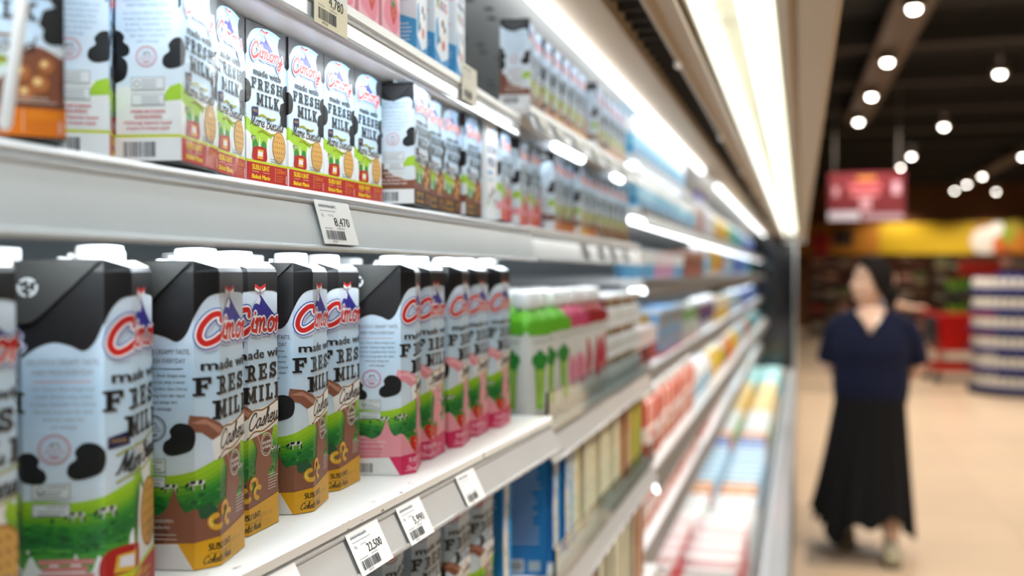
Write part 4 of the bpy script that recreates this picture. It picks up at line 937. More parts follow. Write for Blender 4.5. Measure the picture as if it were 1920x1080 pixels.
# tall blue, cream, brown and yellow cartons
TALLS = {'blue': pbox(58, 58, 172, '#1f86d0', paint_tall('#1c84d2', '#2d9ade', '#e6dfc8'), 'blue_milk_carton', 'milk carton', '#2d9ade', '#f0f3f4'),
         'cream': pbox(58, 58, 172, '#d9d6bd', paint_tall('#ded9bd', '#cbbf93', '#cfd6c2', '#8f8a6a'), 'cream_milk_carton', 'milk carton', '#d5d2ba', '#f0f0e6'),
         'brown': pbox(58, 58, 172, '#8a4a22', paint_tall('#8a4420', '#a35a2a', '#d8b88a'), 'brown_milk_carton', 'milk carton', '#8a4a22', '#f0f0e6'),
         'yellow': pbox(58, 58, 172, '#d4c02c', paint_tall('#d9c42c', '#c9b428', '#3f8f4a'), 'yellow_milk_carton', 'milk carton', '#d4c02c', '#f0f0e6')}
TALLS['blue'].place((-.385, 1.205, ZL), math.radians(6), 'blue capped carton closing the shaded shelf row')
for k, f in enumerate(('blue', 'blue', 'blue', 'cream', 'cream', 'cream', 'cream', 'cream', 'cream', 'brown', 'brown', 'yellow', 'yellow')):
    TALLS[f].place((-.366-(.003 if k % 2 else 0), 1.338+k*.0685, SH_LOW2['z']+.0006), math.radians((14, 4, 2, 0, 3, 0, 2, 0, 0, 3, 0, 2, 0)[k]), '%s carton on the glass-fronted lower shelf, a %s one' % (ORD[k], f), 'tall cartons behind the lower glass')
PK = pbox(66, 50, 150, '#e58ba0', paint_pink, 'pink_drink_pack', 'drink pack', '#d8506a')
for k in range(11):
    loc = (-.352, 1.36+k*.077, SH_BOT2['z']+.0006)
    (PK if k < 4 else TALLS['cream'] if k < 9 else TALLS['brown']).place(loc, math.radians(3*(k % 3)), '%s pack on the low shelf under the blue cartons' % ORD[k], 'packs on the second bay low shelf')

# clear film round the first two biscuit cartons, and a plastic divider standing at the shelf front
fl = bpy.data.materials.new('clear_film'); fl.use_nodes = True; nt = fl.node_tree; nt.nodes.remove(nt.nodes['Principled BSDF'])
N_ = nt.nodes.new; gl = N_('ShaderNodeBsdfGlossy'); gl.inputs['Roughness'].default_value = .1; tr_ = N_('ShaderNodeBsdfTransparent'); tr_.inputs[0].default_value = (.97, .98, .98, 1)
nz = N_('ShaderNodeTexWave'); nz.inputs['Scale'].default_value = 7; nz.inputs['Distortion'].default_value = 7; bp = N_('ShaderNodeBump'); bp.inputs['Strength'].default_value = .5; bp.inputs['Distance'].default_value = .01
tcf = N_('ShaderNodeTexCoord'); nt.links.new(tcf.outputs['Object'], nz.inputs['Vector']); nt.links.new(nz.outputs['Fac'], bp.inputs['Height']); nt.links.new(bp.outputs[0], gl.inputs['Normal'])
lw = N_('ShaderNodeLayerWeight'); lw.inputs[0].default_value = .3; nt.links.new(bp.outputs[0], lw.inputs['Normal']); pw = N_('ShaderNodeMath'); pw.operation = 'POWER'; pw.inputs[1].default_value = 3; fr = N_('ShaderNodeMath'); fr.operation = 'MULTIPLY_ADD'; fr.inputs[1].default_value = .16; fr.inputs[2].default_value = .025; nt.links.new(lw.outputs['Facing'], pw.inputs[0]); nt.links.new(pw.outputs[0], fr.inputs[0]); ms = N_('ShaderNodeMixShader'); nt.links.new(fr.outputs[0], ms.inputs[0]); nt.links.new(tr_.outputs[0], ms.inputs[1]); nt.links.new(gl.outputs[0], ms.inputs[2]); nt.links.new(ms.outputs[0], nt.nodes['Material Output'].inputs['Surface'])
m = MB(); P = [(-.3565, .5195), (-.3570, .5235), (-.3640, .552), (-.3695, .5795), (-.3722, .584), (-.3772, .612), (-.3835, .6405)]; N = 16; vs = []; rf = random.Random(2)
for j in range(N+1):
    for i, (x, y) in enumerate(P): vs.append((x+.0012+(.0012*sin(5*j+2*i) if 0 < i < 6 else 0)+.0009, y, ZU+.001+j*.118/N))
m.add(vs, [(j*7+i, j*7+i+1, (j+1)*7+i+1, (j+1)*7+i) for j in range(N) for i in range(6)], (1, 1, 1), True)
fo = m.build('plastic_film', fl)
tag(fo, 'clear creased plastic film stretched over the first two biscuit carton fronts', 'plastic film')
m = MB(); q0, q1 = Vector((-.354, .3785, ZU)), Vector((-.354, .4005, ZU+.12)); d_ = (q1-q0); m.loft([q0, q0+d_*.02, q0+d_*.98, q1], [.002, .003, .003, .002], 10)
tag(m.build('shelf_divider', mat('divider_plastic', '#eef1f3', .25, noise=.02, coat=.4)), 'thin white divider rod standing at the upper shelf front by the almond carton', 'shelf divider')
# ---------------------------------------------------------------- goods in the farther bays and in the tub
def pillow(w, d, h, cols, name, cat, seal='#e8eef2', crimp=True, spots=()):
    """soft bag: two bulging faces with crimped seals; cols = colour bands from bottom to top; spots = (u, v, r, colour) printed blotches"""
    m = MB(); N, Mv = 14, 16; vs = []; fs = []; cs = []
    for sd in (1, -1):
        o = len(vs)
        for j in range(Mv+1):
            v = j/Mv*2-1
            for i in range(N+1):
                u = i/N*2-1
                t = d/2*max(0, (1-abs(u)**3.0))**.6*max(0, (1-abs(v)**3.5))**.7
                vs.append((sd*(t+.0008)/1e3, u*w/2e3*(1-.06*(1-v*v)), (v+1)*h/2e3))
        for j in range(Mv):
            for i in range(N):
                q = [o+j*(N+1)+i, o+j*(N+1)+i+1, o+(j+1)*(N+1)+i+1, o+(j+1)*(N+1)+i]
                fs.append(q if sd > 0 else q[::-1])
                vv = (j+.5)/Mv; uu = (i+.5)/N*2-1; c = cols[min(len(cols)-1, int(vv*len(cols)))]
                if j == 0 or j == Mv-1: c = seal
                for (su, sv, sr, scol) in spots:
                    if ((uu-su)*w)**2/4+((vv-sv)*h)**2 < sr*sr: c = scol
                cs.append(hx(c))
    m.add(vs, fs, cs, True)
    return Kind(name, cat, [(name, m.mesh(name, FILM))])
def blockpack(w, d, h, c0, bands, name, cat, dots=()):
    def f(u, w, d, h):
        u.rect(-w/2-d, 0, w/2, h, c0, 0)
        for a, b, c in bands: u.rect(-w/2-d, a*h, w/2, b*h, c, 1)
        for x, z, r, c in dots: u.ell(x*w, z*h, r*w, r*w, c, 2, 16); u.ell(-(w+d)/2+x*d, z*h, r*d, r*w, c, 2, 16)
        u.lines(-w*.3, w*.3, h*.3, 3, h*.05, '#e9e9e9', 3, 1.5)
    return pbox(w, d, h, c0, f, name, cat, c0)
def sausages(w, h, name, lab):
    m = MB(); W, H = w/1e3, h/1e3
    m.box(-.004, .0, -W/2, W/2, 0, H, hx('#f3f1ee'), .0018)
    n = int(w/19)
    for i in range(n):
        y = -W/2+W/n*(i+.5); c = hx(('#c8503c', '#efd2c4', '#dd7a66')[i % 3])
        m.loft([(.009, y, .01), (.0115, y, .018), (.0115, y, H*.82), (.009, y, H*.88)], [.004, .0088, .0088, .004], 10, c)
    m.box(.006, .0215, -W/2+.002, W/2-.002, H*.30, H*.52, hx('#f1e4de'), .003); m.box(.018, .0222, -W*.36, W*.36, H*.37, H*.46, hx(lab), .001)
    m.box(-.003, .012, -W/2+.001, W/2-.001, H*.9, H, hx('#f4f4f2'), .002)
    return Kind(name, 'sausage pack', [(name, m.mesh(name, FILM))])
def cup(r, h, c, lid, name, cat):
    m = MB(); m.lathe([(r*.78/1e3, 0), (r*.82/1e3, .002), (r*.96/1e3, h*.55/1e3), (r/1e3, h/1e3)], 20, (0, 0), [hx(c), hx(c), hx(lid)], False)
    m.lathe([(r*.78/1e3, 0.0003), (.0001, .0003)], 20, (0, 0), hx(c), False)
    l = MB(); l.lathe([(r/1e3, 0), (r*1.06/1e3, .001), (r*1.06/1e3, .005), (r*.9/1e3, .006), (r*.88/1e3, .0045), (.0002, .0045)], 20, (0, 0), hx(lid)); l.move(Matrix.Translation((0, 0, h/1e3)))
    return Kind(name, cat, [('cup_body', m.mesh('cup_body', PRINT)), ('lid', l.mesh('lid', PRINT))])
def jar(r, h, c, capc, name, cat):
    m = MB(); R = r/1e3; Hh = h/1e3
    m.lathe([(R*.9, 0), (R, .004), (R, Hh*.62), (R*.92, Hh*.7), (R*.5, Hh*.82), (R*.45, Hh*.86)], 20, (0, 0), [hx(c), hx(c), hx('#f2f4f4'), hx(c), hx(c)])
    l = MB(); l.lathe([(R*.52, 0), (R*.55, .002), (R*.55, Hh*.12), (R*.45, Hh*.14)], 20, (0, 0), hx(capc)); l.move(Matrix.Translation((0, 0, Hh*.86)))
    return Kind(name, cat, [('bottle_body', m.mesh('bottle_body', PRINT)), ('cap', l.mesh('cap', PRINT))])
FK = dict(
 skypack=pillow(170, 90, 132, ['#69b9e2', '#8fd0ee', '#f2f7fa', '#f4f8fa'], 'frozen_food_bag', 'food bag', spots=((.0, .4, 40, '#2f7fc4'),)),
 skybrick=blockpack(110, 80, 88, '#7cc6ea', [(.6, 1, '#f1f6f9'), (.1, .25, '#3d98d0')], 'blue_white_pack', 'food pack'),
 pinkcup=cup(34, 62, '#d9a3c4', '#f1e8f0', 'pink_dessert_cup', 'dessert cup'),
 bluecup=cup(34, 62, '#6fb4e0', '#eef4f8', 'blue_dessert_cup', 'dessert cup'),
 brownbox=blockpack(90, 70, 86, '#8a5644', [(.0, .4, '#a8503c'), (.75, 1, '#b98a7a')], 'brown_box', 'food box'),
 redcup=cup(46, 88, '#c9402c', '#f6e9e6', 'red_yoghurt_cup', 'yoghurt cup'),
 bluebox=blockpack(120, 90, 135, '#7fb2de', [(.9, 1, '#dfeef6'), (0, .1, '#b9323c')], 'blue_cereal_box', 'food box', ((0, .72, .2, '#c9a02c'), (0, .3, .16, '#c98a4a'))),
 greybox=blockpack(100, 80, 125, '#cfd8cf', [(.6, .85, '#7fb25a'), (0, .2, '#d9b8b0')], 'green_grey_box', 'food box'),
 purplebag=pillow(120, 60, 140, ['#c8c2cc', '#4d3f78', '#7a4b82', '#dfe2ea'], 'purple_food_bag', 'food bag'),
 creamtub=cup(58, 110, '#ecc24a', '#fbf3dc', 'cream_tub', 'food tub'),
 violet=jar(38, 165, '#dcdff0', '#54408f', 'purple_capped_bottle', 'drink bottle'),
 yellowbag=pillow(150, 80, 132, ['#d99a10', '#e8b418', '#efcf3a', '#e0b860'], 'yellow_food_bag', 'food bag', '#efe3b0'),
 tealbag=pillow(170, 80, 132, ['#1f9ea6', '#2fb0b0', '#2a98c0', '#7fd0d4'], 'teal_food_bag', 'food bag', '#b9e6e6'),
 bluebag=pillow(150, 80, 132, ['#1a50c0', '#2a70d8', '#5a98e4', '#2a5cc0'], 'blue_food_bag', 'food bag', '#a9c8ee'),
 greenbag=pillow(160, 70, 132, ['#dfe8e0', '#3fa818', '#5cc020', '#e9f0ea'], 'green_white_food_bag', 'food bag'),
 orangebag=pillow(160, 70, 132, ['#b3201c', '#d9481c', '#e8701c', '#e09a60'], 'orange_food_bag', 'food bag', '#f0d9c8'),
 whitebag=pillow(180, 80, 132, ['#f0f4f2', '#f6f8f8', '#dfeee2', '#f6f8f8'], 'white_food_bag', 'food bag', spots=((.2, .5, 26, '#9cc6a0'), (-.3, .7, 18, '#d9a6a0'))),
 skybag=pillow(180, 80, 132, ['#5aaede', '#b8def0', '#cfe8f4', '#7cc2e4'], 'pale_blue_food_bag', 'food bag'),
 sausage=sausages(150, 175, 'sausage_pack', '#c9484c'),
 frank=sausages(115, 165, 'small_sausage_pack', '#e3b0a4'),
 pinkham=pillow(178, 76, 200, ['#f0c4c2', '#e08884', '#d8686c', '#f0d0d0'], 'pink_ham_pack', 'meat pack', '#f7eeee', spots=((0, .5, 34, '#c9484c'),)),
)
DIM = dict(skypack=.17, skybrick=.112, pinkcup=.074, bluecup=.074, brownbox=.094, redcup=.1, bluebox=.124, greybox=.104, purplebag=.122, creamtub=.126, violet=.08, yellowbag=.152, tealbag=.172, bluebag=.152, greenbag=.162, orangebag=.162, whitebag=.182, skybag=.182, sausage=.152, frank=.117, pinkham=.172)
DEP = dict(skypack=.1, skybrick=.08, pinkcup=.07, bluecup=.07, brownbox=.07, redcup=.096, bluebox=.09, greybox=.08, purplebag=.07, creamtub=.12, violet=.078, yellowbag=.09, tealbag=.09, bluebag=.09, greenbag=.08, orangebag=.08, whitebag=.09, skybag=.09, sausage=.05, frank=.05, pinkham=.07)
CNT = {}
def nice(k): return FK[k].name.replace('_', ' ')
def shelf_at(lv, y):
    for i, (a, c) in enumerate(BAYS[2:]):
        if a-.01 <= y <= c+.01: return FAR[lv, i]
    return FAR[lv, 3]
LVL = dict(top='top shelf', up='eye-level shelf', mid='middle shelf', low='lower shelf', bot='bottom shelf')
def run(lv, y, seq):
    for k, n in seq:
        for j in range(n):
            w = DIM[k]
            for a, c in BAYS[2:]:      # never bridge two bays
                if a <= y <= c < y+w: y = c+.025
            if y+w > CASE_END-.05: return
            s = shelf_at(lv, y+w/2); q = CNT[k, lv] = CNT.get((k, lv), 0)+1
            FK[k].place((s['xf']-.014-DEP[k]/2, y+w/2, s['z']+.0006), random.uniform(-.08, .08),
                        '%s standing on the %s beyond the bottles, %s of its kind' % (nice(k), LVL[lv], ORD[min(q-1, 48)]), '%s on the %s' % (nice(k), LVL[lv])); y += w+.006
run('top', 2.28, [('skybrick', 7), ('skybrick', 4), ('brownbox', 3), ('violet', 4), ('whitebag', 2), ('yellowbag', 5), ('greenbag', 2), ('tealbag', 5), ('bluebag', 9)])
run('up', 2.28, [('bluecup', 4), ('pinkcup', 5), ('bluecup', 3), ('brownbox', 6), ('skypack', 2), ('yellowbag', 3), ('orangebag', 1), ('skybag', 4), ('bluebag', 10), ('tealbag', 3)])
run('mid', 2.28, [('redcup', 5), ('bluebox', 4), ('greybox', 5), ('purplebag', 7), ('creamtub', 8), ('skybag', 5), ('bluebag', 14)])
run('low', 2.28, [('sausage', 7), ('skypack', 4), ('yellowbag', 3), ('greenbag', 1), ('orangebag', 3), ('yellowbag', 4), ('skybag', 3), ('orangebag', 3), ('tealbag', 9)])
run('bot', 2.28, [('frank', 13), ('sausage', 4), ('pinkham', 3), ('whitebag', 4), ('skybag', 6), ('greenbag', 4), ('tealbag', 9)])
for k in range(9): FK['skybrick'].place((-.37-.04, 2.34+k*.118, SH_HIGH['z']+.0006), 0, 'blue and white pack on the short high shelf, %s along' % ORD[k], 'packs on the short high shelf')
# second layer of cups on the middle shelf row
# tub: soft packs stood up and laid in rows across the width
def tubrow(y0, seq, zb=.456):
    y = y0
    for k, n in seq:
        for j in range(n):
            for c, x in enumerate((-.25, -.44, -.63)):
                q = CNT[k, 'tub'] = CNT.get((k, 'tub'), 0)+1
                FK[k].place((x, y+random.uniform(-.01, .01), zb+.001), PI/2*-1+random.uniform(-.06, .06), '%s stood in the open tub of the case, %s of its kind' % (nice(k), ORD[min(q-1, 48)]), '%s in the tub' % nice(k))
            y += DEP[k]+.045
    return y
tubrow(1.9, [('pinkham', 5), ('sausage', 6), ('pinkham', 5), ('whitebag', 5), ('orangebag', 2), ('skybag', 7), ('bluebag', 2), ('orangebag', 2), ('greenbag', 7), ('yellowbag', 13), ('tealbag', 11)])
# ---------------------------------------------------------------- store: floor, ceiling, back wall
def floor_mat():
    m = mat('beige_floor_tile', '#d0b698', .28, noise=.06, nscale=3); nt = m.node_tree; N, L = nt.nodes, nt.links; b = N['Principled BSDF']
    src = b.inputs['Base Color'].links[0].from_socket
    tc = N.new('ShaderNodeTexCoord'); br = N.new('ShaderNodeTexBrick'); br.offset = 0; br.inputs['Scale'].default_value = 1
    br.inputs['Brick Width'].default_value = .6; br.inputs['Row Height'].default_value = .6; br.inputs['Mortar Size'].default_value = .004
    br.inputs['Color1'].default_value = (1, 1, 1, 1); br.inputs['Color2'].default_value = (.93, .93, .94, 1); br.inputs['Mortar'].default_value = (.72, .7, .68, 1)
    L.new(tc.outputs['Object'], br.inputs['Vector'])
    mx = N.new('ShaderNodeMix'); mx.data_type = 'RGBA'; mx.blend_type = 'MULTIPLY'; mx.inputs[0].default_value = 1
    L.new(src, mx.inputs[6]); L.new(br.outputs['Color'], mx.inputs[7]); L.new(mx.outputs[2], b.inputs['Base Color']); return m
def struct(name, mb, m): o = mb.build(name, m); o['kind'] = 'structure'; return o
CEIL, BACK = 3.62, 28.4
struct('floor', MB().box(-1.3, 14, -4, BACK+.2, -.1, 0), floor_mat())
struct('ceiling', MB().box(-1.3, 14, -4, BACK+.2, CEIL+.35, CEIL+.45), mat('black_ceiling', '#100f0e', .8, noise=.15, nscale=4))
struct('wall_back', MB().box(-1.3, 14, BACK, BACK+.2, 0, CEIL+.4), mat('brown_wall', '#6a3d16', .7, noise=.08, nscale=2))
struct('wall_left', MB().box(-1.3, -1.1, -4, BACK, 0, CEIL+.4), mat('dark_wall', '#3b342e', .8, noise=.08))
struct('wall_right', MB().box(14, 14.2, -4, BACK, 0, CEIL+.4), mat('dark_wall', '#3b342e', .8))
struct('wall_front', MB().box(-1.3, 14, -4.2, -4, 0, CEIL+.4), mat('dark_wall', '#3b342e', .8))
bm_ = mat('ceiling_beam_paint', '#241f1b', .7, noise=.1, nscale=3)
for k in range(11):
    struct('trim_%d' % (k+1), MB().box(-1.1, 13.9, 6.2+k*2.05, 6.36+k*2.05, CEIL+.08, CEIL+.3), bm_)
# lighting trunks and downlights
TR = mat('lighting_trunk_paint', '#55473b', .6, noise=.08, nscale=5)
LENS = mat_emit('downlight_glow', '#fff6ea', 22)
def at_ceiling(u, v, z): p = at_z(u, v, z); return p
trunks = []
for (u0, v0, u1, v1, lb) in ((1714, 12, 1612, 222, 'long brown lighting trunk running away over the aisle with four downlights'), (1918, 292, 1790, 356, 'far brown lighting trunk near the red and yellow back wall')):
    p, q = at_ceiling(u0, v0, CEIL), at_ceiling(u1, v1, CEIL); d = (q-p).normalized(); p2, q2 = p-d*.8, q+d*.6
    n = Vector((d.y, -d.x, 0)); h = .16; m = MB()
    vs = [p2+n*h, q2+n*h, q2-n*h, p2-n*h]; vs = [(v.x, v.y, CEIL+.02) for v in vs]+[(v.x, v.y, CEIL+.08) for v in vs]
    bmx = bmesh.new(); vv = [bmx.verts.new(a) for a in vs]
    for f in ((3, 2, 1, 0), (4, 5, 6, 7), (0, 1, 5, 4), (1, 2, 6, 5), (2, 3, 7, 6), (3, 0, 4, 7)): bmx.faces.new([vv[i] for i in f])
    bmesh.ops.recalc_face_normals(bmx, faces=bmx.faces); m.bm(bmx); tag(m.build('lighting_trunk', TR), lb, 'lighting trunk')
def can_mesh():
    m = MB(); m.lathe([(.085, .03), (.085, -.06), (.075, -.075), (.068, -.06), (.06, .0)], 24, (0, 0), hx('#4a4038'), False); return m.mesh('housing', mat('downlight_housing', '#4a4038', .5))
CANM = can_mesh(); LM = MB().lathe([(.042, -.058), (.04, -.082), (.03, -.096), (.001, -.102)], 24, (0, 0), (1, 1, 1), False).mesh('lens', LENS)
STEMM = MB().loft([(0, 0, .02), (0, 0, .375)], .012, 8).mesh('stem', mat('downlight_housing', '#4a4038', .5))
DL = Kind('downlight', 'ceiling light', [('housing', CANM), ('lens', LM), ('stem', STEMM)]); DLT = Kind('downlight', 'ceiling light', [('housing', CANM), ('lens', LM)])
spots = [(1714, 12, 'nearer end of the brown trunk'), (1664, 113, 'second spot along the brown trunk'), (1634, 178, 'third spot along the brown trunk'), (1610, 226, 'last spot of the brown trunk'),
         (1875, 135, 'alone beside the brown trunk, upper one'), (1770, 235, 'alone in the dark middle of the ceiling'), (1709, 291, 'faint greenish one above the red banner'), (1688, 312, 'just above the red banner top'), (1693, 363, 'overlapping the red banner edge'),
         (1918, 292, 'at the near tip of the far trunk'), (1842, 329, 'middle of the far trunk'), (1813, 344, 'second from the end of the far trunk'), (1790, 356, 'end of the far trunk'), (1868, 358, 'alone below the far trunk')]
def spot_lamp(o, w, blend=.6, size=2.4):
    d = bpy.data.lights.new('downlight_beam', 'SPOT'); d.energy = w; d.spot_size = size; d.spot_blend = blend; d.shadow_soft_size = .06; d.color = (1.0, .92, .83)
    l = bpy.data.objects.new('downlight_beam', d); COL.objects.link(l); l.parent = o; l.location = (0, 0, -.175)
for i, (u, v, w) in enumerate(spots):
    p = at_ceiling(u, v, CEIL-.065); z = CEIL
    o = (DLT if 'trunk' in w and 'beside' not in w and 'below' not in w else DL).place((p.x, p.y, z-.011), 0, 'round glowing downlight %s' % w); spot_lamp(o, 190 if i < 6 else 110)
for x, y in ((1.2, 1.5), (1.2, 4.2), (3.6, 2.0), (3.6, 5.0), (3.4, 7.5), (6.0, 8), (5.6, 11.5), (7.5, 15), (6.8, 19), (8.5, 23)):
    o = DL.place((x, y, CEIL), 0, 'round downlight over the open floor outside the view', 'downlights outside the view'); spot_lamp(o, 190)
# yellow sign band on the back wall
def facing_back(name, u0, v0, u1, v1, y, th, m, col=(1, 1, 1)):
    a, b = at_y(u0, v1, y), at_y(u1, v0, y); return MB().box(a.x, b.x, y-th, y, a.z, b.z, col)
sg = thing('wall_sign', 'long yellow sign band with orange fruit picture on the back wall', 'sign', (4, BACK-.02, 2.0))
def spart(mb, nm, m): mb.move(Matrix.Translation((-4, -BACK+.02, -2.0))); return mb.build(nm, m, sg)
a0, b0 = at_y(1490, 478, BACK), at_y(1960, 415, BACK)
m = MB(); m.box(a0.x, b0.x+1.5, BACK-.1, BACK-.02, a0.z, b0.z, hx('#c9a200'))
def sb(u0, v0, u1, v1, col, dy): a, b = at_y(u0, v1, BACK-.1), at_y(u1, v0, BACK-.1); m.box(a.x, b.x, BACK-.1-dy, BACK-.1, a.z, b.z, hx(col))
sb(1500, 418, 1650, 476, '#b9741a', .006); sb(1562, 430, 1600, 462, '#3a2416', .012); sb(1524, 436, 1556, 476, '#b92a24', .012); sb(1600, 424, 1650, 474, '#c07a16', .01); sb(1830, 418, 1960, 476, '#a86a2c', .006)
spart(m, 'panel', PAPER)
m = MB()
for u, v, r, c in ((1850, 452, .38, '#e8dccb'), (1872, 456, .28, '#d9692c'), (1890, 440, .34, '#9aa62c'), (1915, 450, .36, '#e08a2c'), (1872, 432, .22, '#f1ece2'), (1905, 430, .26, '#c9b03c')):
    p = at_y(u, v, BACK-.14); m.lathe([(r, 0), (r, .01), (r*.6, .02), (.001, .022)], 20, (0, 0), hx(c)); n = 4*20
    for q in range(len(m.v)-n, len(m.v)): x, y, z = m.v[q]; m.v[q] = (p.x+x, BACK-.118-z, p.z+y)
spart(m, 'fruit_picture', PAPER)
# red hanging banner
a, b = at_y(1553, 415, 12.6), at_y(1697, 322, 12.6)
bn = thing('hanging_banner', 'red promotional banner hanging from the ceiling over the aisle', 'banner', ((a.x+b.x)/2, 12.6, a.z))
W, H = b.x-a.x, b.z-a.z; m = MB(); m.box(-W/2, W/2, -.012, .012, 0, H, hx('#640a16'))
def bb(x0, z0, x1, z1, c, d=.014): m.box(x0*W-W/2, x1*W-W/2, -d, -.01, z0*H, z1*H, hx(c))
bb(.0, .02, .42, .2, '#b9b4c0'); bb(.46, .03, .98, .14, '#a48a94'); bb(.3, .5, .66, .6, '#c06a70'); bb(.26, .66, .7, .76, '#c25c64'); bb(.38, .84, .62, .92, '#b9762c'); bb(.06, .52, .14, .72, '#b9858c'); bb(.84, .54, .94, .8, '#c79aa8'); bb(.42, .22, .56, .48, '#b98a94')
m.build('printed_panel', PAPER, bn)
for sx in (-.42, .42): MB().loft([(sx*W, 0, H-.005), (sx*W, 0, CEIL+.36-a.z)], .008, 6).build('hanger_rod', mat('hanger_metal', '#55504a', .5), bn)
# floor mat / inset below the person
p, q = at_z(1512, 1058, .0), at_z(1628, 1020, .0)
tag(MB().box(p.x, q.x+.04, p.y, q.y, .0004, .004, r=.0015).build('floor_plate', mat('grey_floor_plate', '#94836f', .5, noise=.12, nscale=9)), 'grey floor plate beside the bumper at the walking person', 'floor plate')

# ---------------------------------------------------------------- wooden shelving along the back with goods
WOOD = mat('brown_shelf_wood', '#4a2c18', .55, noise=.2, nscale=5)
PAL = ['#5a2a22', '#7a3426', '#c9a08a', '#8a5a3a', '#3c4a2c', '#64462c', '#8f8478', '#a8362c', '#2c2a3c', '#b9a890', '#4a3020', '#5f7a3a', '#d0beae', '#6a2030']
GK = []
for i, c in enumerate(PAL):
    c2 = PAL[(i*5+3) % len(PAL)]; GK.append(blockpack(240+20*(i % 3), 200, 230+30*(i % 3), c, [(.15, .4, c2), (.86, 1, PAL[(i*3+1) % len(PAL)])], 'grocery_pack', 'grocery pack'))
BY = 25.0; rr = random.Random(5)
for s_ in range(5):
    x0 = .2+s_*1.36
    t = thing('wooden_shelf_unit', 'dark brown wooden store shelf at the back, unit %s from the case end' % ORD[s_], 'shelf', (x0+.66, BY, 0), 0)
    m = MB(); m.box(-.66, .66, .24, .27, 0, 1.95); m.build('back_board', WOOD, t)
    for sx in (-.66, .62): MB().box(sx, sx+.04, -.26, .24, 0, 1.95).build('side_board', WOOD, t)
    levels = (.12, .50, .88, 1.24, 1.58)
    for z in levels: MB().box(-.62, .62, -.26, .24, z-.03, z).build('shelf_board', WOOD, t)
    for li, z in enumerate(levels):
        for k in range(4):
            g = rr.choice(GK); g.place((x0+.20+k*.305, BY-.08, z+.001), -PI/2+rr.uniform(-.05, .05), 'blurred grocery pack on the %s board of the %s back shelf unit' % (ORD[li], ORD[s_]), 'grocery packs, board %d of back unit %d' % (li+1, s_+1))
# green vegetables in crates on a stand behind the trolley
def veg():
    m = MB(); r3 = random.Random(9)
    for k in range(70):
        x, y = r3.uniform(-.24, .24), r3.uniform(-.18, .18); c = hx(('#47781f', '#5f8f2a', '#2f5f1a', '#7aa03a')[k % 4])
        p = [Vector((x, y, .06)), Vector((x+r3.uniform(-.03, .03), y+r3.uniform(-.03, .03), .16)), Vector((x+r3.uniform(-.07, .07), y+r3.uniform(-.07, .07), .24+r3.uniform(0, .08)))]
        m.loft(p, [(.012, .006), (.03, .008), (.008, .004)], 6, c)
    return m
for i, (v0, z) in enumerate(((590, .72), (546, 1.10))):
    c = at_d(1806, 560, 16.5); t = thing('vegetable_crate', '%s crate of leafy green vegetables behind the red trolley' % ('lower', 'upper')[i], 'crate', (c.x, c.y, z))
    m = MB(); m.box(-.3, .3, -.22, .22, 0, .02)
    for a_, b_, c_, d_ in ((-.3, .3, -.22, -.2), (-.3, .3, .2, .22), (-.3, -.28, -.2, .2), (.28, .3, -.2, .2)): m.box(a_, b_, c_, d_, .02, .12)
    m.build('crate_body', mat('dark_crate', '#2b2a22', .6), t); tag(veg().build('greens', CLOTH, t), kind='stuff')
c = at_d(1806, 560, 16.5); st = thing('vegetable_stand', 'dark two-tier stand holding the green vegetable crates', 'stand', (c.x, c.y, 0))
for z in (.70, 1.08): MB().box(-.34, .34, -.25, .25, z-.03, z-.001).build('tier', mat('dark_crate', '#2b2a22', .6), st)
for sx in (-.33, .31):
    for sy in (-.25, .23): MB().box(sx, sx+.02, sy, sy+.02, 0, 1.07).build('post', mat('dark_crate', '#2b2a22', .6), st)
c = at_d(1836, 505, 17.2)
tag(MB().box(c.x-.32, c.x+.34, c.y, c.y+.03, 1.44, 1.70, r=.004).build('red_sign', mat('red_sign_paint', '#d8301e', .5)), 'red sign board on the top of the stand behind the green vegetables', 'sign')
MB().box(c.x-.01, c.x+.01, c.y+.005, c.y+.025, 0, 1.45).build('sign_post', mat('dark_crate', '#2b2a22', .6), bpy.data.objects['red_sign'])
# ---------------------------------------------------------------- tiered display of bottles
bp = at_z(1900, 742, 0); bp = Vector((bp.x+.15, bp.y+.3, 0))
ds = thing('bottle_display', 'round tiered display stand stocked with white bottles with blue labels', 'display stand', tuple(bp))
tiers = (.10, .34, .58, .82, 1.06, 1.30)
BLK = mat('display_blue', '#16226e', .5)
MB().lathe([(.62, 0), (.62, .06), (.60, .07)], 40, (0, 0), (1, 1, 1)).build('plinth', mat('display_black', '#121214', .6), ds)
MB().lathe([(.30, .07), (.30, 1.50)], 24, (0, 0), (1, 1, 1)).build('core', BLK, ds)
for z in tiers: MB().lathe([(.31, z-.05), (.60, z-.05), (.605, z-.04), (.605, z+.022), (.598, z+.022), (.598, z-.002), (.31, z-.002)], 40, (0, 0), (1, 1, 1), False).build('tier', BLK, ds)
m = MB(); wv, bl = hx('#e2ddd0'), hx('#1a2a74')
m.lathe([(.040, 0), (.043, .004), (.043, .05), (.043, .09), (.042, .112), (.02, .13), (.018, .135)], 16, (0, 0), [wv, wv, hx('#cfc4b0'), wv, wv, wv])
cpm = MB().lathe([(.021, .135), (.022, .137), (.022, .156), (.018, .158)], 14, (0, 0), bl)
BT = Kind('white_bottle', 'bottle', [('bottle_body', m.mesh('bottle_body', PRINT)), ('cap', cpm.mesh('cap', PRINT))])
for ti, z in enumerate(tiers):
    for k in range(20):
        an = -PI*1.08+k*PI*1.16/19
        BT.place((bp.x+.53*cos(an), bp.y+.53*sin(an), z+.0006), 0, 'white bottle with blue cap on the %s tier of the round display' % ORD[ti], 'bottles on the round display, tier %d' % (ti+1))
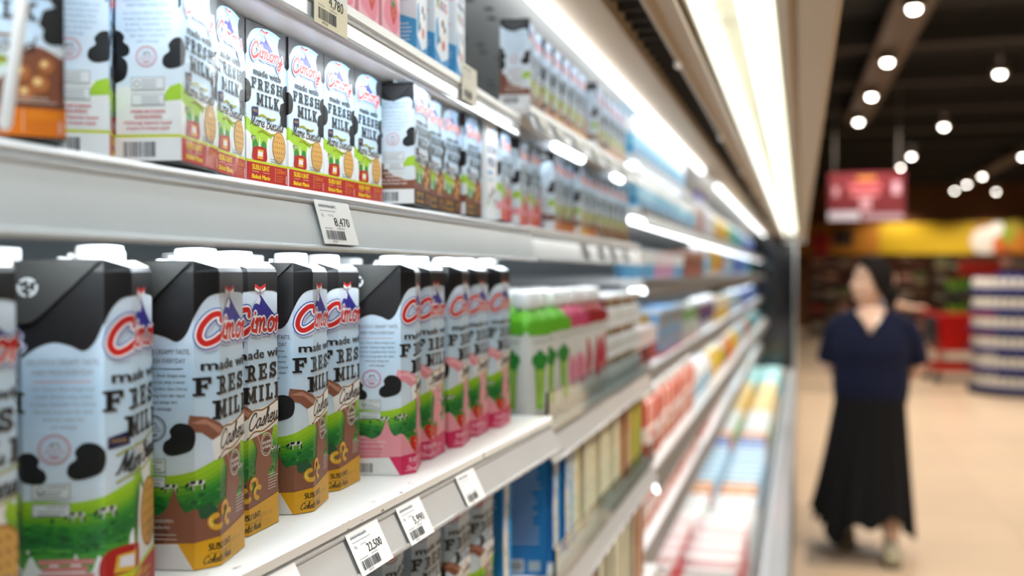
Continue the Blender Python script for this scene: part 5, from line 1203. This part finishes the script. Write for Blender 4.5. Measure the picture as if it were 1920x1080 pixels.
# ---------------------------------------------------------------- red shopping trolley
RED = mat('red_plastic', '#b3160e', .4, noise=.06, coat=.2)
GRY = mat('grey_flap_plastic', '#3a3b44', .5)
wp = at_z(1796, 714, 0)
tr = thing('shopping_trolley', 'red plastic shopping trolley with dark grey child flap behind the person', 'shopping trolley', (wp.x, wp.y, 0), math.radians(12))
m = MB()   # tapered basket, handle side at -x
bz0, bz1 = .42, .92
def ringpts(z, xa, xb, w): return [(xa, -w, z), (xb, -w*.8, z), (xb, w*.8, z), (xa, w, z)]
lo, hi = ringpts(bz0, -.30, .36, .24), ringpts(bz1, -.36, .46, .28)
m.add(lo+hi, [(0, 1, 5, 4), (1, 2, 6, 5), (2, 3, 7, 6), (3, 0, 4, 7), (3, 2, 1, 0)]); bk = m.build('basket', RED, tr)
sd = bk.modifiers.new('wall', 'SOLIDIFY'); sd.thickness = .012
m = MB(); P = ringpts(bz1, -.36, .46, .28); m.loft(P+[P[0]], .018, 10); m.build('basket_rim', RED, tr)
MB().loft([(-.50, -.27, 1.0), (-.50, .27, 1.0)], .02, 12).build('handle', RED, tr)
for sy in (-.26, .26): MB().loft([(-.36, sy, .90), (-.44, sy, .97), (-.50, sy, 1.0)], .016, 10).build('handle_arm', RED, tr)
MB().box(-.385, -.372, -.22, .22, .50, .90, r=.005).build('child_flap', GRY, tr)
m = MB(); m.loft([(-.34, -.22, .46), (-.36, -.24, .16), (.34, -.18, .16)], .02, 10); m.loft([(-.34, .22, .46), (-.36, .24, .16), (.34, .18, .16)], .02, 10); m.loft([(-.36, -.24, .16), (-.36, .24, .16)], .02, 10); m.loft([(.34, -.18, .16), (.34, .18, .16)], .02, 10); m.box(-.34, .30, -.20, .20, .155, .27)
m.build('undercarriage', RED, tr)
for sx, sy in ((-.36, -.24), (-.36, .24), (.34, -.18), (.34, .18)):
    MB().loft([(sx, sy-.02, .06), (sx, sy+.02, .06)], .06, 18).build('wheel', mat('wheel_rubber', '#17171a', .7), tr)
    MB().loft([(sx, sy, .065), (sx, sy, .15)], .014, 8).build('caster_fork', GRY, tr)
# ---------------------------------------------------------------- people
SKIN = mat('skin', '#e6c0a8', .5, noise=.06, nscale=14, bump=.05)
HAIR = mat('dark_hair', '#120d0b', .7, noise=.3, nscale=60, bump=.4, bscale=120, spec=.2)
def rot(M, v): return M @ Vector(v)
def hand(mb, wrist, d, palm, sgn, curl=.5, k=1.0):
    """wrist point, direction d to the knuckles, palm normal; five separate bent fingers and a side thumb"""
    d = Vector(d).normalized(); n = Vector(palm).normalized(); n = (n-d*n.dot(d)).normalized(); s = d.cross(n)*sgn; w = Vector(wrist)
    mb.loft([w-d*.02*k, w+d*.01*k, w+d*.05*k, w+d*.088*k], [(.024*k, .020*k), (.03*k, .017*k), (.041*k, .016*k), (.038*k, .013*k)], 14, up=n)
    for i, (o, L) in enumerate(((.029, .072), (.0095, .08), (-.0105, .074), (-.029, .058))):
        p = w+d*.082*k+s*o*k; pts = [p-d*.02*k, p]; a = 0; q = p
        for j, f in enumerate((.45, .32, .23)):
            a += curl*(.6, .75, .6)[j]; q = q+(d*cos(a)+n*sin(a))*L*f*k; pts.append(q)
        mb.loft(pts, [.009*k, .0092*k, .0086*k, .008*k, .0062*k], 8)
    p = w+d*.02*k+s*.03*k
    mb.loft([p-s*.015*k, p+s*.014*k+d*.012*k, p+s*.024*k+d*.04*k+n*.012*k, p+s*.022*k+d*.062*k+n*.024*k], [.013*k, .0125*k, .0105*k, .008*k], 8)
def head(mb, c, M, k=1.0):
    """skull, jaw, nose, ears; faces -y before turning by M; c = centre of the skull"""
    n, m = 28, 22; vs = []; fs = []
    for i in range(m+1):
        t = PI*i/m
        for j in range(n):
            a = 2*PI*j/n; x, y, z = sin(t)*cos(a), sin(t)*sin(a), -cos(t)
            X, Y, Z = .074*x, .094*y, .118*z
            if z < 0:
                q = -z; X *= 1-.26*q*q; st = max(sin(t), .02)
                Y = .094*y*st**-.45 if y < 0 else Y*(1-.22*q)-.026*q
            if y < 0:                                   # face plane: brow, eye hollows, cheeks, chin
                Y *= .96
                for ex in (-.034, .034): Y += .011*math.exp(-((X-ex)**2/.00022+(Z-.002)**2/.00014))
                Y -= .006*math.exp(-((Z+.098)**2/.0003+X*X/.0006)); Y -= .004*math.exp(-((abs(X)-.04)**2/.0004+(Z+.03)**2/.0006))
            vs.append(rot(M, (X*k, Y*k, Z*k))+Vector(c))
    for i in range(m):
        for j in range(n): fs.append((i*n+j, i*n+(j+1) % n, (i+1)*n+(j+1) % n, (i+1)*n+j))
    mb.add(vs, fs, (1, 1, 1), True)
    T_ = lambda p: rot(M, Vector(p)*k)+Vector(c)
    mb.loft([T_((0, -.080, .012)), T_((0, -.089, -.012)), T_((0, -.0985, -.034)), T_((0, -.091, -.043)), T_((0, -.078, -.046))], [.007*k, .009*k, .0115*k, .011*k, .006*k], 10)
    for sx in (-1, 1):
        mb.ball(T_((sx*.075, .008, -.008)), (.008*k, .017*k, .030*k), n=10, m=8, M=M); mb.ball(T_((sx*.010, -.088, -.040)), .0072*k, n=8, m=6)
    mb.loft([T_((-.024, -.070, -.066)), T_((-.01, -.079, -.0645)), T_((0, -.0805, -.066)), T_((.01, -.079, -.0645)), T_((.024, -.070, -.066))], [.003*k, .0055*k, .005*k, .0055*k, .003*k], 8)
    mb.loft([T_((-.02, -.069, -.074)), T_((0, -.079, -.077)), T_((.02, -.069, -.074))], [.003*k, .006*k, .003*k], 8)
    return T_
def fused(mb, name, m, parent, vox=.0055, sm=6):
    o = mb.build(name, m, parent); r = o.modifiers.new('fuse', 'REMESH'); r.mode = 'VOXEL'; r.voxel_size = vox; r.use_smooth_shade = True
    s = o.modifiers.new('soften', 'SMOOTH'); s.factor = .5; s.iterations = sm; return o
def garment(mb, name, m, parent, th=.004):
    o = mb.build(name, m, parent); s = o.modifiers.new('thickness', 'SOLIDIFY'); s.thickness = th; s.offset = 1; return o
def ringtube(mb, rings, n, keep=None, wob=None):
    """open tube from rings (cx, cy, z, rx, ry); keep(centre, ring t) drops faces (necklines)"""
    vs = []; fs = []
    for i, (cx, cy, z, rx, ry) in enumerate(rings):
        for k in range(n):
            a = 2*PI*k/n; w = wob(i/(len(rings)-1), a) if wob else (1, 0)
            vs.append(Vector((cx+rx*cos(a)*w[0], cy+ry*sin(a)*w[0], z+w[1])))
    for i in range(len(rings)-1):
        for k in range(n):
            f = (i*n+k, i*n+(k+1) % n, (i+1)*n+(k+1) % n, (i+1)*n+k)
            c = sum((vs[q] for q in f), Vector())/4
            if keep is None or keep(c): fs.append(f)
    mb.add(vs, fs, (1, 1, 1), True)
def resample(R, n):
    out = []
    for j in range(n):
        t = j/(n-1)*(len(R)-1); i = min(int(t), len(R)-2); f = t-i; f = f*f*(3-2*f)*.5+f*.5
        out.append(tuple(R[i][q]*(1-f)+R[i+1][q]*f for q in range(5)))
    return out
# --- woman in the aisle: stands mid-step, hands joined behind her back, face turned to the shelves
c = at_d(1630, 1040, 5.34)
W = thing('person', 'person in navy V-neck top and long black skirt, hands behind back, gazing at the shelves', 'person', (c.x, c.y, 0), math.radians(-3))
b = MB()
b.loft([(0, .01, .80), (0, .0, .90), (0, -.005, 1.0), (0, -.01, 1.12), (0, .0, 1.21), (0, .012, 1.275), (-.004, .018, 1.315)], [(.17, .125), (.18, .13), (.175, .125), (.18, .125), (.16, .10), (.105, .07), (.062, .058)], 28, up=(0, -1, 0))
b.loft([(0, .02, 1.27), (.0, .014, 1.33), (.004, .006, 1.385)], [(.058, .056), (.049, .05), (.05, .052)], 20, up=(0, -1, 0))
HM = Euler((math.radians(-7), math.radians(3), math.radians(-60)), 'XYZ').to_matrix()
HC = (.004, -.005, 1.452)
TH = head(b, HC, HM, 1.1)
for sx, el, wr in ((-1, (-.216, .085, 1.00), (-.06, .175, .86)), (1, (.238, .095, .985), (.055, .19, .84))):
    sh = (sx*.150, .012, 1.205)
    b.loft([(sx*.08, .01, 1.205), sh, (sx*.198, .04, 1.12), el, ((el[0]*.62+wr[0]*.38), (el[1]*.6+wr[1]*.4)+.02, el[2]*.62+wr[2]*.38), wr], [.050, .058, .054, .046, .042, .029], 16)
    hand(b, wr, (-sx*.8, .1, -.5), (0, -1 if sx < 0 else 1, 0), sx, .55)
legs = ((-.10, .16, .02, -.09), (.095, -.16, -.02, .06))
b.loft([(-.085, .02, .86), (-.095, .03, .50), (-.105, .13, .26), (-.115, .21, .085), (-.115, .19, .04)], [.095, .068, .056, .038, .04], 16)
b.loft([(.085, .0, .86), (.10, -.06, .48), (.105, -.05, .27), (.105, -.10, .10), (.105, -.11, .05)], [.095, .068, .056, .038, .04], 16)
for fx, fy in ((-.115, .19), (.105, -.11)): b.loft([(fx, fy+.05, .045), (fx, fy-.02, .05), (fx, fy-.10, .04), (fx, fy-.15, .035)], [.03, .034, .035, .022], 12)
fused(b, 'body', SKIN, W)
# face
m = MB()
for sx in (-1, 1): m.ball(TH((sx*.032, -.069, .003)), (.0135, .009, .0075), n=12, m=8, M=HM)
m.build('eyes', mat('eye_dark', '#2a1d18', .3), W)
m = MB()
for sx in (-1, 1): m.loft([TH((sx*.017, -.0855, .020)), TH((sx*.033, -.0775, .026)), TH((sx*.050, -.062, .021))], [.0022, .0034, .0016], 8)
m.build('eyebrows', HAIR, W)
m = MB(); m.loft([TH((-.021, -.0735, -.0665)), TH((0, -.0845, -.0655)), TH((.021, -.0735, -.0665))], [(.002, .002), (.004, .004), (.002, .002)], 8); m.loft([TH((-.017, -.072, -.0745)), TH((0, -.083, -.077)), TH((.017, -.072, -.0745))], [.002, .0045, .002], 8)
m.build('lips', mat('lips', '#a85a52', .4), W)
# hair: drawn back into a low knot
HZ = .124; m = MB(); n, q = 72, 44; vs = []; fs = []
for i in range(q+1):
    t = PI*.5*i/q*1.36
    for j in range(n):
        a = 2*PI*j/n; x, y, z = sin(t)*cos(a), sin(t)*sin(a), cos(t)
        r = 1.06+.02*math.sin(5*a)*sin(t)
        X, Y, Z = .0765*x*r, .098*y*r, HZ*z
        vs.append((X, Y, Z))
for i in range(q):
    for j in range(n):
        f = (i*n+j, (i+1)*n+j, (i+1)*n+(j+1) % n, i*n+(j+1) % n)
        cx = sum(vs[k][0] for k in f)/4; cy = sum(vs[k][1] for k in f)/4; cz = sum(vs[k][2] for k in f)/4
        line = .082-.9*(abs(cx)/.08)**2*.06 if cy < 0 else -1
        if cy < -.012 and cz < line-max(0, (cy+.06))*1.3: continue
        if cz < -.045 and cy < .02: continue
        fs.append(f)
m.add([TH(v) for v in vs], fs, (1, 1, 1), True)
hr = m.build('hair', HAIR, W); s = hr.modifiers.new('thickness', 'SOLIDIFY'); s.thickness = .012; s.offset = 0
m = MB(); m.ball(TH((.0, .112, -.055)), (.042, .042, .05), n=18, m=12, M=HM); m.loft([TH((.01, .108, -.06)), TH((.02, .105, -.12)), TH((.02, .095, -.17))], [.03, .022, .006], 10); m.build('hair_knot', HAIR, W)
# top
NAVY = mat('navy_jersey', '#0d1430', .85, noise=.12, nscale=20, bump=.25, bscale=300, spec=.25)
m = MB()
R = resample([(0, .012, .815, .182, .140), (0, .005, .90, .192, .148), (0, -.002, 1.0, .188, .142), (0, -.008, 1.09, .200, .148), (0, -.006, 1.16, .196, .135), (0, .004, 1.225, .180, .112), (0, .012, 1.268, .145, .092), (0, .016, 1.292, .120, .078), (0, .018, 1.318, .090, .068)], 56)
def vneck(c):
    if c.y > .02: return c.z < 1.31-.0*abs(c.x)
    return c.z < 1.165+abs(c.x)*1.55
ringtube(m, R, 96, vneck, lambda t, a: (1+.012*sin(3*a+9*t)*(1-t)+.008*sin(11*a+14*t)*max(0, .5-t), 0))
for sx in (-1, 1):
    q_ = .95 if sx < 0 else 1.03
    P = [(sx*.075, .010, 1.222), (sx*.125, .010, 1.218), (sx*.165*q_, .016, 1.195), (sx*.196*q_, .038, 1.13), (sx*.217*q_, .062, 1.06), (sx*.226*q_, .07, 1.02)]
    m.loft(P, [.066, .076, .075, .068, .063, .064], 24, (1, 1, 1), False)
garment(m, 'top', NAVY, W)
def chest(x, z):     # front surface of the top at x, z
    for a_, b_ in zip(R, R[1:]):
        if a_[2] <= z <= b_[2]:
            f = (z-a_[2])/(b_[2]-a_[2]); rx, ry, cy = (a_[i]+(b_[i]-a_[i])*f for i in (3, 4, 1)); return cy-ry*math.sqrt(max(0, 1-(x/rx)**2))
    return 0
V_ = [(x, chest(x, 1.165+abs(x)*1.55)-.003, 1.165+abs(x)*1.55) for x in [(-.088+.176*k/40) for k in range(41)]]
MB().loft(V_, [(.0095, .005)]*41, 8).build('collar', NAVY, W)
# skirt: pleated, uneven hem
m = MB()
R = [(0, .0+.0*t, .86-.70*t, .178+.068*t+.012*t*t, .135+.085*t+.05*t*t) for t in [i/30 for i in range(31)]]
def pleat(t, a):
    g = sin(13*a)*.5+sin(29*a+1)*.22
    return (1+.10*t*g, -.05*t*t*t*(sin(3*a+1.2)+.7*sin(8*a))+(.05*t**3 if abs(a-1.5*PI) < .35 else 0))
ringtube(m, [(cx-.034*((.86-z)/.7), cy, z, rx, ry) for cx, cy, z, rx, ry in R], 140, None, pleat)
garment(m, 'skirt', mat('black_skirt_cloth', '#0b0b0d', .8, noise=.2, nscale=15, bump=.2, bscale=200, spec=.2), W, .003)
MB().loft([(0+.170*cos(a), .0+.128*sin(a), .862) for a in [2*PI*k/40 for k in range(41)]], .009, 8).build('waistband', mat('black_skirt_cloth', '#0b0b0d', .8), W)
# shoes
SHOE = mat('sage_canvas', '#9a9274', .7, noise=.12, nscale=30); SOLE = mat('shoe_sole', '#57503f', .7)
for (fx, fy, heel, yaw) in ((-.115, .17, .05, .2), (.105, -.13, 0, -.06)):
    m = MB(); m.loft([(fx, fy+.085, .05), (fx, fy+.06, .062), (fx, fy+.0, .064), (fx, fy-.07, .050), (fx, fy-.13, .040), (fx, fy-.165, .034)], [(.024, .03), (.036, .052), (.041, .052), (.046, .040), (.043, .030), (.02, .016)], 18, up=(0, 0, 1)); o = m.build('shoe', SHOE, W)
    m = MB(); pr = [(-.168, .012), (-.15, .036), (-.10, .049), (-.04, .046), (.03, .040), (.075, .036), (.09, .018)]
    bmx = bmesh.new(); lo = [bmx.verts.new((fx+s_*w, fy+y, 0)) for s_ in (1,) for y, w in pr]+[bmx.verts.new((fx-w, fy+y, 0)) for y, w in reversed(pr)]
    f = bmx.faces.new(lo); r = bmesh.ops.extrude_face_region(bmx, geom=[f]); bmesh.ops.translate(bmx, vec=(0, 0, .026), verts=[v for v in r['geom'] if isinstance(v, bmesh.types.BMVert)]); bmesh.ops.recalc_face_normals(bmx, faces=bmx.faces)
    m.bm(bmx); m.build('sole', SOLE, o)
    MB().loft([(fx-.02, fy-.06, .098), (fx+.02, fy-.075, .094), (fx-.02, fy-.09, .088), (fx+.02, fy-.105, .082)], .004, 6).build('laces', mat('lace_white', '#d9d6c6', .7), o)
# necklace
m = MB(); m.loft([(-.062, -.048, 1.287), (-.04, -.085, 1.25), (-.018, -.108, 1.215), (0, -.112, 1.20), (.018, -.108, 1.215), (.04, -.085, 1.25), (.062, -.048, 1.287)], .0022, 6); m.ball((0, -.116, 1.196), .006); m.build('necklace', mat('silver_chain', '#d8d6d0', .25, 1), W)

# --- second person behind, pushing the red trolley
tp = bpy.data.objects['shopping_trolley']; TM = Matrix.Translation(tp.location) @ tp.rotation_euler.to_matrix().to_4x4()
bx = TM @ Vector((-.98, 0, 0))
V = thing('person', 'dark-haired person in pale top pushing the red trolley, mostly hidden behind the woman', 'person', (bx.x, bx.y, 0), tp.rotation_euler.z-PI/2+PI)
b = MB()   # faces local -y; trolley bar lies .48 ahead
b.loft([(0, .02, .78), (0, .0, .92), (0, -.01, 1.08), (0, -.02, 1.2), (0, -.01, 1.27)], [(.15, .11), (.14, .1), (.15, .105), (.15, .09), (.06, .055)], 24, up=(0, -1, 0))
b.loft([(0, -.01, 1.24), (0, -.02, 1.3), (0, -.03, 1.35)], .05, 14)
HM2 = Euler((math.radians(8), 0, math.radians(-20)), 'XYZ').to_matrix(); T2 = head(b, (0, -.04, 1.405), HM2, 1.0)
for sx in (-1, 1):
    b.loft([(sx*.08, 0, 1.21), (sx*.16, -.01, 1.2), (sx*.20, -.12, 1.06), (sx*.19, -.27, 1.02), (sx*.17, -.385, 1.025)], [.05, .055, .045, .036, .026], 14)
    hand(b, (sx*.17, -.39, 1.028), (0, -1, -.02), (0, 0, -1), -sx, .75)
    b.loft([(sx*.08, .02, .82), (sx*.085, .0, .48), (sx*.085, .02, .09), (sx*.085, .01, .05)], [.085, .06, .04, .042], 14); b.loft([(sx*.085, .05, .045), (sx*.085, -.06, .045), (sx*.085, -.14, .035)], [.03, .036, .022], 10)
fused(b, 'body', SKIN, V, .008)
m = MB(); m.ball(T2((0, .018, .022)), (.084, .092, .118), n=20, m=14, M=HM2); m.loft([T2((0, .09, .0)), T2((0, .11, -.08)), T2((0, .09, -.16))], [.06, .055, .03], 12); m.build('hair', HAIR, V)
m = MB(); ringtube(m, resample([(0, .02, .80, .165, .125), (0, 0, .95, .155, .115), (0, -.01, 1.1, .168, .12), (0, -.018, 1.2, .165, .105), (0, -.01, 1.265, .085, .07)], 24), 40)
for sx in (-1, 1): m.loft([(sx*.11, 0, 1.2), (sx*.165, -.012, 1.195), (sx*.195, -.08, 1.11)], [.06, .066, .058], 16, (1, 1, 1), False)
garment(m, 'top', mat('pale_grey_cloth', '#9a9aa4', .85, noise=.1), V)
m = MB()
for sx in (-1, 1): m.loft([(sx*.07, .02, .86), (sx*.085, 0, .48), (sx*.085, .02, .1)], [.105, .08, .06], 18, (1, 1, 1), False)
garment(m, 'trousers', mat('dark_trousers_cloth', '#26242a', .85), V)
for sx in (-1, 1): MB().loft([(sx*.085, .08, .04), (sx*.085, .03, .05), (sx*.085, -.07, .045), (sx*.085, -.165, .03)], [.03, .042, .045, .025], 14, up=(0, 0, 1)).build('shoe', mat('black_shoe', '#141414', .5), V)
